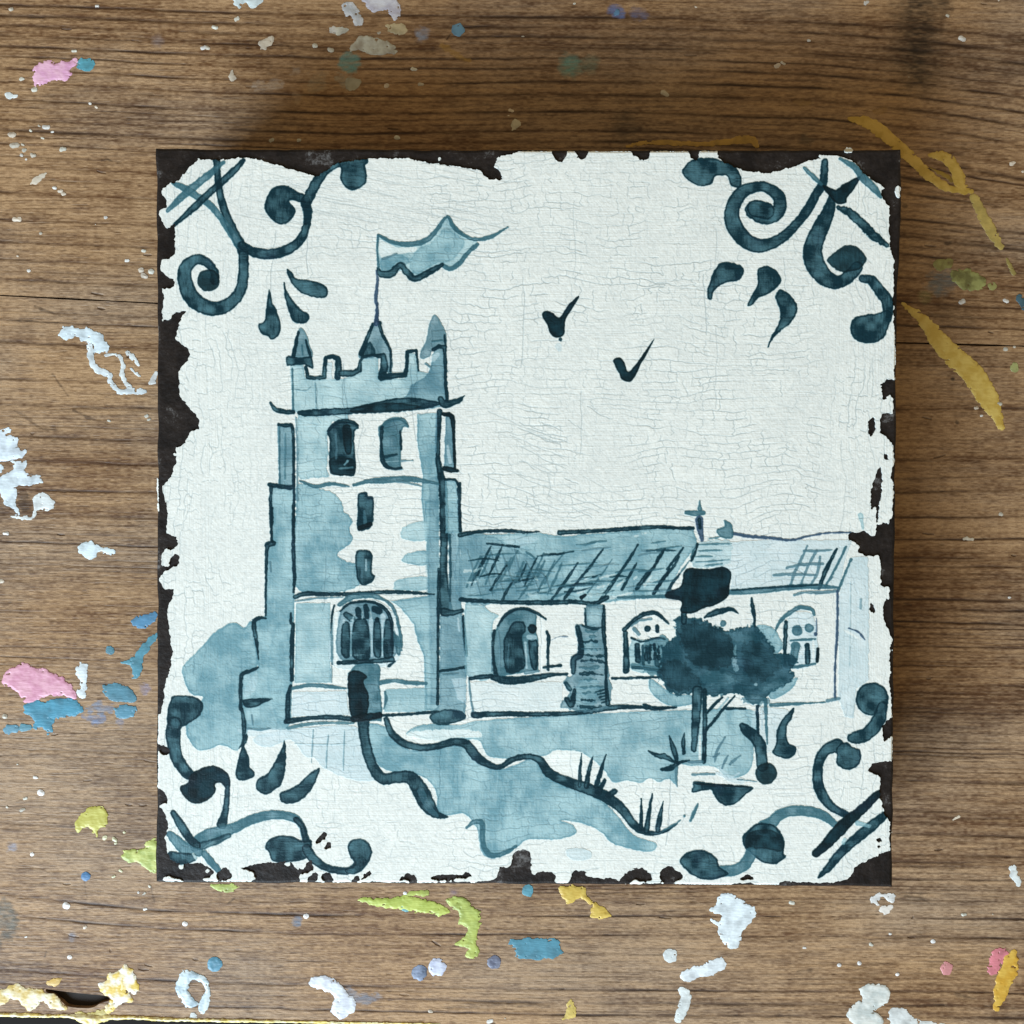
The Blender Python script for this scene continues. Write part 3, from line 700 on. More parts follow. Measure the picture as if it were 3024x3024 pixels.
DK = (8,37,47); DK2 = (62,101,112); MD = (66,104,118); LT = (140,176,192); LL = (178,204,212); BLK=(6,24,30); PU=(46,64,92)
PAL = {'dk':(DK,DK2,.95),'bk':(BLK,(16,46,56),.96),'md':((48,88,100),(94,132,143),.88),'ms':((72,108,120),(120,152,162),.8),
       'lt':((122,160,169),(166,196,200),.86),'wm':((90,134,147),(142,178,185),.90),'ll':((174,196,202),(194,210,214),.75),
       'wd':((74,114,128),(114,150,160),.88),'pu':((40,62,84),(84,108,130),.85),'wh':((216,222,218),(226,232,230),.85),'tr':((20,56,68),(54,92,106),.94)}
def paint(kind, spec, pal, soft=1.3, rough=1.0, smooth=True, label=True, a=1.0, rim=None):
    c0, c1, al = PAL[pal]; al *= a
    P = pts(spec)
    C = smooth_curve(P, 5, closed=(kind == 'p')) if (smooth and len(P) > 2) else P
    rad = C[:,2].max() if C.shape[1] > 2 else 0
    i0,i1 = int(max(0,C[:,0].min()-rad-8-CX0)), int(min(CW,C[:,0].max()+rad+8-CX0))
    j0,j1 = int(max(0,C[:,1].min()-rad-8-CY0)), int(min(CH,C[:,1].max()+rad+8-CY0))
    if i1 <= i0 or j1 <= j0: return
    X = (np.arange(i0,i1)+CX0+.5).astype(np.float32); Y = (np.arange(j0,j1)+CY0+.5).astype(np.float32)
    XX, YY = np.meshgrid(X, Y)
    d = sdf_poly(C, XX, YY) if kind == 'p' else sdf_stroke(C, XX, YY)
    s = np.s_[j0:j1, i0:i1]
    d = d + rough*(1.3*N9[s]+.7*N4[s])
    cov = np.clip(.5-d/(2*soft), 0, 1)
    wash = pal in ('lt','wm','ll','wd')
    rm = np.exp(-((d+2.6)/2.4)**2)
    if wash:
        t = np.clip(.5+.35*N25[s]+.25*NS[s]+.32*NV[s]+.55*N60[s]-.5*rm, 0, 1)[...,None]
        am = cov*al*(.93+.07*N4[s]+.06*rm)
    else:
        t = np.clip(.30+.62*N25[s]+.30*NS[s]+.30*NV[s]+.14*N2[s]-.8*rm, 0, 1)[...,None]
        am = cov*al*(.96+.04*N9[s])
    c = alb(*c0)*(1-t)+alb(*c1)*t
    pv = np.clip(N60[s]*1.4-.75,0,1)[...,None]*.35
    if not wash: c = c*(1-pv*.6)+alb(40,58,84)*pv*.6
    am = np.clip(am,0,1)[...,None]
    IMG[s] = np.exp(np.log(IMG[s])*(1-am)+np.log(c)*am)
    if pal != 'wh':
        HGT[s] += cov*(.18 if wash else .5)
        if label and CUR[0]: LAB[s] = np.where(cov > .5, CUR[0], LAB[s])

# ---- the ground behind and round the church
begin('painted_bush','pale blue bush painted left of the church')
paint('p','S 540,1968 595,1911 631,1870 688,1838 720,1855 745,1838 762,1960 720,2040 726,2100 730,2170 700,2216 657,2200 620,2212 585,2215 562,2190 550,2160 560,2100 600,2060 565,2050 545,2010','wm')
g_ground = begin('painted_ground','pale blue wash of ground painted before the church')
paint('p','S 755,2175 850,2155 1050,2145 1085,2230 1110,2300 1040,2302 960,2270 930,2240 900,2232 860,2185 800,2205 760,2200','ll')
paint('p','S 1250,2140 1362,2140 1420,2128 1700,2110 2000,2098 2225,2098 2226,2180 2222,2255 2200,2288 2150,2298 2110,2265 2040,2262 2003,2262 2000,2318 1975,2300 1945,2310 1920,2298 1890,2312 1850,2305 1810,2310 1780,2270 1720,2225 1640,2215 1610,2232 1500,2240 1440,2230 1410,2185 1330,2190 1230,2178 1200,2165','wm',a=.9)
paint('p','S 2225,2098 2300,2092 2330,2110 2290,2200 2250,2230 2225,2200','ll',a=.7)
paint('p','S 2120,2262 2160,2290 2200,2300 2190,2315 2140,2300','ll',a=.7)
paint('s','O 1450,430,5 1440,600,5 1435,700,3','ms',a=.6); paint('s','O 1572,470,5 1560,620,5 1556,740,3','ms',a=.6); paint('s','O 1705,430,5 1698,620,6 1694,760,3','ms',a=.6)
paint('s','O 1300,540,4 1560,548,4 1720,540,3','ms',a=.35)
paint('p','H 390,280 440,262 620,250 800,262 800,298 660,300 560,330 420,315','wh',rough=1.6)
paint('p','H 1190,410 1260,378 1395,385 1390,520 1300,500 1230,480','wh',rough=1.6)
begin('painted_path','blue path painted winding from the church door')
paint('p','H 150,230 280,240 330,320 420,370 560,350 700,330 760,390 860,460 930,480 1040,440 1120,420 1200,530 1400,600 1550,700 1680,850 1810,900 1790,945 1700,940 1560,900 1500,840 1400,790 1270,770 1340,800 1350,850 1240,880 1080,880 1020,920 950,960 880,985 820,960 800,880 790,820 720,735 640,740 560,740 560,620 480,520 300,490 210,430','wm')
paint('p','H 1300,940 1380,930 1440,950 1430,990 1330,995','ll',a=.8)
# left path edge
paint('s','H 140,190,34 148,300,30 185,440,30 245,530,32 330,525,34 410,528,38 465,600,46 500,670,46 555,735,24 620,752,6','dk')
paint('s','H 470,600,20 510,690,20 560,740,12','ms',a=.8)
paint('s','H 270,195,16 300,270,20 370,330,22 470,355,20 570,345,20 660,322,22 730,338,26 780,400,28 850,450,20 920,465,15 990,425,17 1080,405,17 1150,430,22 1200,500,27 1300,550,29 1420,590,32 1530,640,32 1620,710,28 1680,790,24 1750,838,18 1850,838,9 1932,790,4','dk')
paint('s','H 730,812,8 775,778,15 818,788,16 820,860,14 832,930,16 875,970,16 950,955,13 1010,920,8','md')
# ---- church
church = begin('painted_church','blue painted church with battlemented tower and long nave')
# buttress at the left and tower washes
paint('p','K 275,-190 470,-190 470,700 440,1750 395,1810 60,1800 20,1650 20,1340 170,1290 120,1000 120,910 230,880 230,300 275,280','wm',rough=.8,smooth=False)
paint('p','K 20,1800 400,1800 400,1850 100,1860','ll',a=.7)
paint('p','K 50,1370 160,1320 150,1480 60,1540','ll',a=.5)
paint('p','J 330,970 465,985 475,1480 340,1470','wd',smooth=False)
paint('p','J 492,900 900,890 905,930 780,955 735,1040 745,1200 735,1330 745,1400 520,1425 492,1380','lt',smooth=False,rough=2)
paint('p','K 492,-190 700,-150 780,-130 850,-50 870,30 945,100 915,180 940,270 820,375 900,440 975,480 960,655 480,650 480,0','wm',rough=2)
paint('p','J 1470,890 1650,880 1640,1932 1535,1932 1500,1560 1515,1400 1490,1250 1465,1100','wm',smooth=False)
paint('p','K 1530,-60 1650,-60 1645,1650 1535,1650 1525,1350 1520,1200 1470,1080 1440,950 1330,810 1250,760 1560,715','wm',smooth=False)
paint('p','K 1340,180 1370,148 1540,110 1540,262 1350,250','lt'); paint('p','K 1352,405 1400,370 1540,350 1540,465 1360,445','wm'); paint('p','K 1280,640 1310,585 1545,560 1545,665 1290,668','lt')
paint('p','K 480,775 760,775 762,1425 470,1425','lt',smooth=False)
paint('p','K 455,1500 890,1492 915,1685 450,1700','ll',smooth=False); paint('p','K 1210,1480 1540,1462 1540,1665 1200,1662','lt',smooth=False)
paint('p','K 1560,-250 1640,-250 1640,1600 1575,1600 1570,900 1545,500 1565,100','wd',smooth=False,a=.75,rough=2,soft=5)
paint('p','K 300,1000 420,980 430,1700 330,1740 250,1400','wm',a=.6,rough=3,soft=5)
# parapet
paint('p','J 430,490 540,490 560,600 700,610 860,605 1000,560 1010,430 1150,430 1150,600 1370,600 1385,395 1455,395 1475,540 1560,560 1600,400 1690,370 1710,760 1640,800 1550,850 500,890 450,850','lt',smooth=False)
paint('p','J 735,470 775,470 775,610 735,610','ll',smooth=False)
paint('p','J 1430,650 1560,560 1600,380 1690,380 1712,780 1560,850 1350,850 1250,800 1380,735','wd',rough=2)
paint('s','J 640,640,5 645,840,5','ms',a=.7); paint('s','J 470,690,5 560,700,6 600,670,4','ms',a=.6); paint('s','J 450,520,9 455,690,8 458,860,10','md')
paint('s','J 1600,440,26 1640,400,14','ll',a=.8)
# left buttress outlines
paint('s','J 340,978,14 400,985,17 450,1000,14 460,1200,13 462,1480,13','dk'); paint('s','J 348,990,7 346,1250,7 348,1460,8','md')
paint('s','J 395,1050,8 390,1420,8','md',a=.6)
paint('s','J 268,1468,18 340,1480,18 440,1490,20','dk'); paint('s','J 278,1490,16 272,1700,12 285,1932,12','dk')
paint('s','K 285,0,12 284,140,11 280,280,9','dk'); paint('s','K 300,290,20 255,300,24 242,340,16 238,450,13 235,650,8 235,880,7','dk')
paint('s','K 270,440,8 275,520,8','ms'); 
paint('s','K 235,900,10 185,898,15 142,920,18 140,985,20 158,1080,15 176,1240,6','dk')
paint('s','K 170,1300,10 110,1328,14 42,1360,18 30,1450,15 30,1640,15','dk')
paint('p','K 55,1565 150,1552 290,1555 220,1590 180,1615 110,1632 50,1610','dk')
paint('s','K 40,1640,15 58,1780,18 50,1900,10 20,1960,5','dk'); paint('s','K 90,1800,9 180,1808,9 270,1798,7','ms')
paint('s','K 120,1690,7 130,1770,7','ms')
# main verticals
paint('s','J 480,920,8 492,1200,8 490,1450,9 495,1600,9','ms',a=.8)
paint('s','J 467,1400,10 462,1700,13 462,1932,15','dk'); paint('s','K 460,-10,14 458,300,15 468,560,16 462,690,10','dk')
paint('s','K 438,860,8 440,930,14 455,960,17 448,1100,19 446,1400,17','dk'); paint('s','K 436,1450,14 416,1550,20 412,1740,22','dk')
paint('s','K 1655,-330,10 1652,-100,10','dk')
paint('s','J 1650,870,22 1640,1100,17 1638,1250,20 1650,1350,26 1680,1500,34 1690,1900,36','dk'); paint('s','J 1625,900,7 1620,1200,7','wd')
paint('s','K 1685,-10,36 1685,300,32 1682,500,32 1690,700,42 1708,840,52','dk')
paint('s','K 1645,500,12 1640,900,13 1638,1200,12 1635,1600,14','dk')
paint('p','K 1720,-60 1810,-60 1830,780 1872,1300 1862,1720 1600,1740 1570,1690 1650,1600 1652,880 1730,860','wd',smooth=False,rough=1.4)
paint('p','K 1745,1390 1870,1380 1870,1600 1800,1560','ll',smooth=False,a=.9)
paint('s','K 1795,200,8 1800,480,9 1800,690,8','lt'); paint('s','K 1800,900,8 1812,1000,8','ll')
paint('s','K 1815,-200,12 1818,150,10','dk'); paint('s','K 1735,220,9 1740,500,9 1735,760,9','dk',a=.6)
paint('s','K 1690,850,36 1760,855,24 1832,838,16','dk'); paint('s','K 1842,880,10 1850,1000,14 1872,1200,12','dk')
paint('s','K 1655,1330,10 1740,1320,12 1855,1300,12','dk'); paint('s','K 1680,1360,8 1800,1350,10','ms')
paint('p','K 1570,1690 1700,1640 1830,1660 1860,1720 1700,1770 1610,1760','dk',a=.85)
# right-hand boxes
paint('p','J 1700,890 1760,900 1785,1340 1685,1340','wd',smooth=False)
paint('s','J 1685,895,16 1750,912,20 1765,1050,13 1776,1340,12','bk'); paint('s','J 1690,1335,20 1740,1345,22 1792,1352,16','bk'); paint('s','J 1715,1150,10 1735,1280,16','ll')
paint('p','J 1695,1425 1790,1440 1820,1860 1700,1860','wm',smooth=False)
paint('s','J 1690,1425,10 1790,1440,11 1808,1600,12 1820,1850,12','dk')
# cornice
paint('s','J 272,798,10 310,850,18 380,872,20 460,878,16','dk')
paint('p','J 500,865 700,848 900,838 1060,810 1200,778 1400,755 1650,795 1600,835 1450,862 1200,880 900,892 560,912','dk')
paint('p','J 940,842 1060,818 1180,800 1330,800 1500,830 1400,860 1150,876 940,880','bk',a=.7)
paint('s','J 1660,770,24 1690,810,32 1760,798,26 1812,780,20 1852,742,5','dk')
# string courses
paint('s','J 512,1436,8 640,1482,15 760,1460,14 912,1480,9','md'); paint('s','J 950,1472,12 1060,1442,19 1200,1432,26 1400,1420,25 1540,1440,16 1640,1460,10','md')
paint('s','J 1300,1430,10 1500,1480,8','ms')
paint('s','K 470,725,18 560,700,20 700,702,17 900,702,15 1100,690,15 1300,685,17 1440,692,13 1605,705,5','dk'); paint('s','K 470,765,7 640,738,8 860,728,6','ms')
paint('s','K 450,1470,12 600,1446,16 750,1456,16 885,1472,7','md'); paint('s','K 1170,1425,20 1280,1408,16 1400,1425,18 1540,1430,14','md')
paint('s','K 400,1742,22 600,1712,17 800,1706,20 930,1722,20','dk'); paint('s','K 415,1795,12 560,1765,14 760,1752,12 950,1755,8','md',a=.8)
paint('s','K 1180,1692,12 1400,1680,12 1640,1662,12','dk'); paint('s','K 1205,1500,9 1215,1560,12 1195,1640,5','md')
paint('s','K 770,1290,7 768,1420,6','ms',a=.7)
# pinnacles, battlements, cone
paint('p','J 500,205 528,188 565,240 590,320 612,430 450,432 468,340 482,250','ms'); paint('s','J 500,225,12 480,320,15 458,425,16','dk'); paint('s','J 560,290,8 580,360,12 602,425,12','dk'); paint('s','J 530,330,7 535,410,7','md')
paint('p','J 405,420 500,430 600,425 622,480 615,522 575,505 540,488 430,500 405,488','dk')
paint('p','J 1110,150 1140,130 1170,170 1200,260 1240,330 1265,400 1262,550 1225,555 1200,440 1160,430 1010,440 995,395 1050,310 1070,220','ms')
paint('s','J 1108,160,13 1075,240,15 1042,320,18 1012,400,22','dk'); paint('s','J 1158,150,18 1180,230,14 1220,310,14 1252,390,11 1250,540,8','dk'); paint('p','J 1010,430 1030,380 1080,300 1110,340 1130,400 1100,415','dk',a=.8)
paint('s','J 562,505,14 575,590,16 650,598,17 712,590,18 715,500,17 725,432,17 780,425,18 820,440,22 828,520,28 820,590,24','dk',smooth=False)
paint('s','J 850,560,27 930,562,27 995,535,20 1005,460,13 1030,425,12 1110,412,12 1190,420,26 1202,500,32 1180,590,32 1260,582,25 1370,572,20 1385,500,14 1388,385,15 1460,372,14 1470,450,8 1478,540,6','dk',smooth=False)
paint('p','J 1600,85 1640,108 1690,200 1706,260 1700,345 1600,365 1572,420 1505,442 1490,392 1540,290 1562,180','ms'); paint('s','J 1600,368,15 1645,342,18 1690,345,18 1698,500,12 1700,650,14 1712,780,16','dk',smooth=False)
paint('s','J 1690,250,7 1698,330,9','dk'); paint('s','J 1590,300,6 1670,290,6','md'); paint('s','J 1540,480,9 1575,510,10','ms')
# nave walls and roof
paint('p','L 205,790 340,800 420,850 480,880 430,960 420,1370 230,1372 205,1200','lt',rough=1.6)
paint('p','L 230,1420 1000,1420 990,1640 260,1660','ll',a=.45,smooth=False)
paint('p','L 165,222 820,205 980,232 1932,155 2060,160 2095,290 1960,480 1850,725 1300,772 1100,772 165,762','wm',smooth=False,rough=1.4)
paint('p','L 165,240 420,230 600,330 760,420 860,560 700,740 170,750','wd',a=.7,rough=2.5)
paint('p','L 560,300 640,330 800,250 640,230 500,235','ll',a=.5)
paint('s','L 160,222,20 300,196,13 550,186,14 700,200,11 805,193,6','dk'); paint('s','L 972,202,20 1100,196,18 1300,186,16 1600,166,18 1780,155,16 1932,165,14 2060,165,14','dk')
rr = random.Random(11)
for q in range(15):
    x = 215+q*48+rr.uniform(-12,12); y = rr.uniform(300,470); l = rr.uniform(130,260); w = rr.uniform(9,14)
    paint('s',f'L {x+l*.45},{y},{w*.6} {x+l*.22+rr.uniform(-6,6)},{y+l*.5},{w} {x},{min(y+l,745)},{w*.7}',rr.choice(['md','dk','md']),a=.85)
for q in range(7):
    x = 220+q*95; paint('s',f'L {x},{rr.uniform(300,520)},5 {x+60},{rr.uniform(520,600)},9 {x+110},{rr.uniform(640,720)},6','ms',a=.7)
for x1,y1,x2,y2,w in [(410,370,320,570,9),(540,470,410,670,11),(590,600,500,765,13),(330,450,250,600,8),(720,620,640,740,9),(1000,380,860,560,8),(860,560,790,700,9),(1120,450,915,740,12),(1330,330,1120,600,11),(1120,600,1010,745,15),(1400,420,1200,690,9),(1610,300,1470,520,13),(1470,520,1290,775,17),(1600,450,1480,665,13),(1830,330,1740,480,11),(1740,480,1600,660,18),(1945,400,1840,560,12),(1850,540,1735,700,15),(700,360,770,410,9),(380,290,640,320,11),
                      (1836,330,1660,600,11),(1980,325,1850,500,12),(1870,500,1745,690,15),(2096,290,2050,400,11),(2030,430,1930,560,8),(1950,540,1850,690,13)]:
    m_ = (x1+x2)/2+rr.uniform(-8,8)
    paint('s',f'L {x1},{y1},{w*.6} {m_},{(y1+y2)/2},{w} {x2},{y2},{w*.9}','dk' if w > 10 else 'md',a=.9)
for _ in range(58):
    x = rr.uniform(190,1750); y = rr.choice([300,350,385,430,480,530,570,610,650,690,720])+rr.uniform(-12,12)
    L_ = rr.uniform(90,330); w = rr.uniform(6,11)
    if y < 360 and x < 900: continue
    x2 = min(x+L_, 2080-(y-290)*.5)
    if x2 < x+40: continue
    paint('s',f'L {x},{y},{w*.6} {(x+x2)/2},{y-rr.uniform(0,26)},{w} {x2},{y-rr.uniform(0,40)},{w*.5}',rr.choice(['md','md','dk','ms']),a=.75)
for x,y,x2,y2,w in [(200,520,250,515,14),(280,510,340,490,14),(230,610,290,600,9),(780,575,800,600,12),(1205,715,1340,708,11),(1180,580,1230,560,9),(1290,650,1390,618,10),(1300,570,1420,545,10),(1440,640,1500,590,11),(1395,735,1560,690,12),(1660,640,1720,560,10),(720,710,800,700,9),(1580,575,1600,560,8),(1700,610,1760,590,8),(1590,230,1680,205,7),(1120,690,1170,680,9)]:
    paint('s',f'L {x},{y},{w} {x2},{y2},{w*.7}','wh',a=.75,rough=2)
paint('s','L 165,748,18 500,768,16 900,772,22 1100,765,18 1250,782,20 1360,728,18','dk'); paint('s','L 1450,732,12 1800,722,13 1932,728,13','md')
paint('s','L 1150,730,16 1180,710,12','bk')
# nave lines
paint('s','L 235,1400,7 250,1560,8 268,1660,10','ms'); paint('s','L 275,1690,27 500,1678,22 800,1682,20 1150,1668,18 1360,1632,24 1600,1622,14 1750,1640,11 1905,1628,9','dk')
paint('s','L 430,1100,6 420,1330,5','ms')
paint('p','L 1188,800 1332,800 1342,1000 1358,1200 1372,1625 1000,1635 1008,1560 1052,1500 1002,1432 1040,1380 1080,1350 1060,1212 1122,1180 1102,962 1180,950','ms',rough=2.6)
paint('p','L 1215,820 1300,815 1310,900 1290,960 1200,940','lt',rough=3,a=.8); paint('p','L 1160,1080 1230,1040 1290,1100 1240,1200 1180,1180','wm',rough=4,a=.6); paint('p','L 1110,1430 1230,1380 1300,1440 1250,1620 1110,1620','wm',rough=4,a=.7)
paint('s','L 1118,975,20 1138,1060,22 1145,1190,26 1090,1232,26 1085,1340,20','dk'); paint('s','L 1334,800,9 1330,985,18 1350,1200,12 1352,1450,14 1366,1600,20','dk')
paint('s','L 1180,820,8 1185,950,9','dk'); paint('s','L 1030,1560,22 1070,1600,28 1095,1480,12','dk'); paint('s','L 1025,1430,18 1060,1480,16','dk',a=.8)
for yy_ in range(990,1620,52):
    xl = 1150 if yy_ < 1180 else 1090
    paint('s',f'L {xl+rr.uniform(0,60)},{yy_},5 {1220+rr.uniform(-20,40)},{yy_+rr.uniform(-16,16)},{rr.uniform(8,15)} {1320+rr.uniform(-50,30)},{yy_+rr.uniform(-14,14)},6',rr.choice(['dk','md','dk']),a=.8,rough=3)
paint('s','L 1160,960,8 1250,985,12 1330,970,8','dk',a=.8)
for q in range(5): paint('s',f'L {1270+q*12},{1500+q*22},7 {1350},{1480+q*25},8','dk',a=.8)
# chancel roof and walls
paint('p','M 450,290 1000,262 1700,262 1640,440 1600,655 1400,655 710,705 715,560 690,490 400,480','ll',smooth=False,a=.9)
paint('p','M 420,300 700,270 700,440 560,480 400,470','lt',a=.55,rough=3)
for x,y,x2,y2 in [(460,300,720,292),(440,352,640,345),(420,400,560,395),(430,440,700,420),(500,470,640,455),(540,250,630,235)]: paint('s',f'M {x},{y},5 {(x+x2)/2},{y-6},8 {x2},{y2},4','md',a=.75)
paint('s','M 440,300,10 420,370,12 390,430,10','dk')
paint('s','M 720,208,11 850,230,14 1050,246,12 1200,262,10 1350,230,9 1500,204,7 1690,200,7','pu')
paint('p','M 1700,400 1830,400 1840,800 1835,1400 1730,1480 1720,1720 1640,1700 1590,1550 1595,700','ll',rough=1.6,smooth=False)
paint('s','M 1690,600,4 1680,1300,4','ms',a=.3)
for sp in ['M 1575,335,12 1485,510,18 1432,655,14']: paint('s',sp,'dk')
for sp in ['M 1652,318,10 1572,480,11 1482,640,10','M 1692,420,10 1640,540,10 1592,660,12']: paint('s',sp,'md')
for sp in ['M 1335,310,8 1295,400,12 1235,520,13 1200,625,10','M 1410,350,10 1340,480,11 1288,610,9','M 1440,400,9 1420,520,14 1370,620,10','M 1310,350,11 1420,350,12 1535,342,6','M 1170,488,11 1300,462,13 1460,455,12','M 1065,548,12 1200,540,13 1400,548,10','M 1540,560,6 1480,640,9']: paint('s',sp,'ms')
paint('s','M 700,688,22 880,680,24 1100,658,24 1300,640,22 1430,640,22 1592,648,9','md'); paint('s','M 720,672,8 1000,652,10 1420,628,8','dk',a=.8)
paint('s','M 1230,710,12 1300,690,10 1440,690,14 1590,675,10','ms')
paint('s','M 1582,680,10 1580,1000,10 1562,1300,9 1562,1560,7','pu')
paint('s','M 1500,1572,14 1560,1560,13 1600,1552,8','ms')
paint('s','N 1040,228,16 1200,218,14 1340,212,8 1480,205,6','md'); paint('s','N 680,256,11 830,256,8','dk'); paint('s','N 0,222,8 120,250,12 262,243,10','dk')
paint('s','M 880,735,8 888,800,16 905,900,13 905,1010,8','dk')
paint('s','M 1770,60,22 1790,170,10','lt',label=False)
paint('s','M 1670,980,4 1750,1012,9 1805,1075,7','pu'); paint('s','M 1640,1000,6 1700,1030,10 1770,1075,7','wh')
paint('s','M 1775,745,10 1770,820,8','ms',a=.6)
# cross and turret on the ridge
begin('painted_cross','small cross painted on the church roof',church)
paint('s','F 82,925,5 82,975,12','md'); paint('s','M 350,38,16 420,45,24 490,42,18','md'); paint('s','M 455,90,30 460,160,30 478,260,14','pu'); paint('s','M 455,90,14 460,160,16','dk')
begin('painted_turret',None,church)
paint('p','M 600,172 660,150 658,100 720,140 728,240 640,245 600,205','md')
# windows
def wbegin(lb=None): begin('painted_window',lb,church)
wbegin('left round topped tower window')
paint('p','J 735,1050 760,1000 830,955 900,955 980,970 992,1010 955,1060 962,1370 880,1392 770,1382 750,1300 752,1100','dk'); paint('p','J 860,1000 930,1000 930,1200 880,1200','bk',a=.9); paint('p','J 760,1250 940,1260 950,1380 780,1380','bk',a=.6)
paint('s','J 745,1030,12 790,975,16 850,950,18 930,955,16 985,985,9','dk'); paint('s','J 808,1050,7 812,1180,9 808,1250,6','ms'); paint('s','J 905,1270,11 880,1300,5','lt',rough=3); paint('s','J 830,1335,7 940,1325,7','lt',a=.7); paint('s','J 930,1000,9 975,1005,7','ms')
wbegin('right round topped tower window')
paint('p','J 1150,1012 1190,970 1240,940 1320,930 1380,965 1395,1000 1345,1020 1335,1300 1352,1342 1250,1342 1190,1310 1168,1150','md'); paint('s','J 1170,1010,14 1220,955,15 1300,930,14 1360,945,14 1392,990,8','md'); paint('s','J 1182,1000,14 1176,1150,13 1195,1290,20 1265,1335,13 1340,1330,10','dk'); paint('s','J 1330,1030,8 1338,1180,10','dk'); paint('p','J 1240,1080 1300,1080 1300,1180 1250,1190','ms',a=.8); paint('s','J 1210,1240,14 1300,1220,10','dk',a=.8); paint('s','J 1210,1280,5 1320,1275,5','ll',a=.8)
paint('s','J 1340,1272,6 1432,1270,6','ms')
wbegin('upper slit window of the tower')
paint('p','J 985,1550 1050,1528 1068,1560 1112,1580 1105,1780 1062,1832 980,1836 985,1700','dk'); paint('s','J 1040,1680,10 1045,1780,14','ms'); paint('s','J 1000,1820,20 1090,1790,18','bk')
wbegin('lower slit window of the tower')
paint('p','K 970,362 1050,345 1102,380 1096,520 1122,560 1100,602 1040,632 990,602 970,520','dk'); paint('s','K 1052,425,10 1052,505,10','ll'); paint('s','K 1030,400,8 1020,560,10','ms',a=.8)
wbegin('large arched window above the church door')
paint('s','K 775,1275,9 773,1100,12 772,900,10 790,800,9','dk'); paint('p','K 785,900 850,830 1000,770 1150,760 1290,900 1300,1250 785,1290','ll',a=.9)
paint('s','K 835,790,16 940,725,26 1080,712,24 1180,740,14 1260,800,13 1302,900,13 1335,1050,13 1342,1160,7','md'); paint('s','K 810,860,12 805,1050,15 808,1280,14','wh')
paint('p','K 840,850 940,775 1150,772 1260,900 1275,1225 840,1235','ms'); paint('s','K 842,840,9 930,775,11 1100,768,12 1200,820,16 1250,900,17 1262,1000,17 1260,1180,18','dk')
paint('s','K 1290,880,7 1280,1000,6','wh'); paint('p','K 1270,1020 1335,1080 1330,1190 1300,1180','md')
for sp in ['K 855,960 918,948 922,1205 850,1190','K 948,935 1062,925 1085,1225 935,1205','K 1118,910 1172,950 1176,1205 1108,1180','K 1200,930 1262,940 1268,1205 1190,1205']: paint('p',sp,'dk')
for sp in ['K 890,870,26 930,900,32','K 985,830,24 995,870,28','K 1048,800,20 1065,880,26','K 1120,825,28 1160,840,28','K 1142,915,20']: paint('s',sp,'dk')
for sp in ['K 935,920,14 930,1060,8 928,1200,8','K 1092,915,18 1095,1060,13 1098,1205,12','K 1192,880,22 1185,1060,9 1186,1200,8','K 955,870,7 945,920,8','K 1020,850,6 1022,900,7','K 870,915,10 870,930,10','K 1085,850,9 1090,900,9']: paint('s',sp,'ll')
paint('s','K 828,1262,17 1000,1255,20 1120,1250,20 1262,1235,24','dk'); paint('s','K 1240,1285,13 1290,1250,5','dk'); paint('s','K 960,1200,6 1030,1195,6','ll',a=.7)
begin('painted_door','dark doorway at the foot of the tower',church)
paint('p','K 962,1285 1040,1262 1150,1270 1172,1320 1160,1450 1185,1640 1178,1740 930,1730 900,1500 905,1350 930,1320','md',smooth=False); paint('p','K 910,1355 970,1325 1062,1372 1030,1420 1072,1530 1052,1700 930,1700 905,1480','bk'); paint('s','K 950,1720,26 1060,1705,30 1160,1690,26','bk')
wbegin('first arched nave window from the tower')
paint('p','L 460,980 500,900 600,830 700,822 780,860 790,890 780,1000 800,1080 800,1325 480,1372 430,1352 420,1020','md',smooth=False); paint('s','L 470,960,10 530,875,14 620,828,13 700,825,13 790,860,12 862,908,5','dk'); paint('s','L 442,1000,13 430,1100,12 436,1250,12 455,1360,18','dk')
paint('p','L 515,1110 545,1010 600,930 680,930 700,1000 665,1060 695,1290 540,1340','dk'); paint('s','L 475,1010,7 490,1150,6 488,1330,7','ms'); paint('s','L 560,1110,7 555,1300,6','ms',a=.8)
paint('s','L 750,985,38','bk'); paint('p','L 790,900 850,960 850,1300 806,1310 800,1080 790,1000','wh',a=.95); paint('s','L 695,1100,9 698,1200,9 705,1300,8','ll'); paint('s','L 720,1050,18 770,1055,18','ll'); paint('p','L 715,1100 745,1082 795,1095 792,1310 742,1300','dk')
paint('s','L 868,1005,10 885,1060,17 878,1150,13 880,1320,12','dk'); paint('s','L 905,1078,4 970,1050,4 1040,1050,4','pu',a=.5); paint('s','L 840,1300,9 980,1285,12','dk'); paint('s','L 700,1340,20 800,1330,12','ms')
paint('s','L 245,1392,15 330,1378,17 420,1370,17','dk'); paint('s','L 430,1385,22 520,1405,33 640,1405,32 800,1380,26 900,1362,17 1035,1355,8','dk')
wbegin('second arched nave window partly behind the tree')
paint('p','L 1560,1080 1700,1080 1850,1060 1900,1320 1560,1320','lt'); paint('s','L 1515,1325,28 1515,1180,24 1508,1020,20','dk'); paint('s','L 1500,995,18 1570,925,18 1650,872,19 1740,855,19 1800,885,15 1862,945,6','dk')
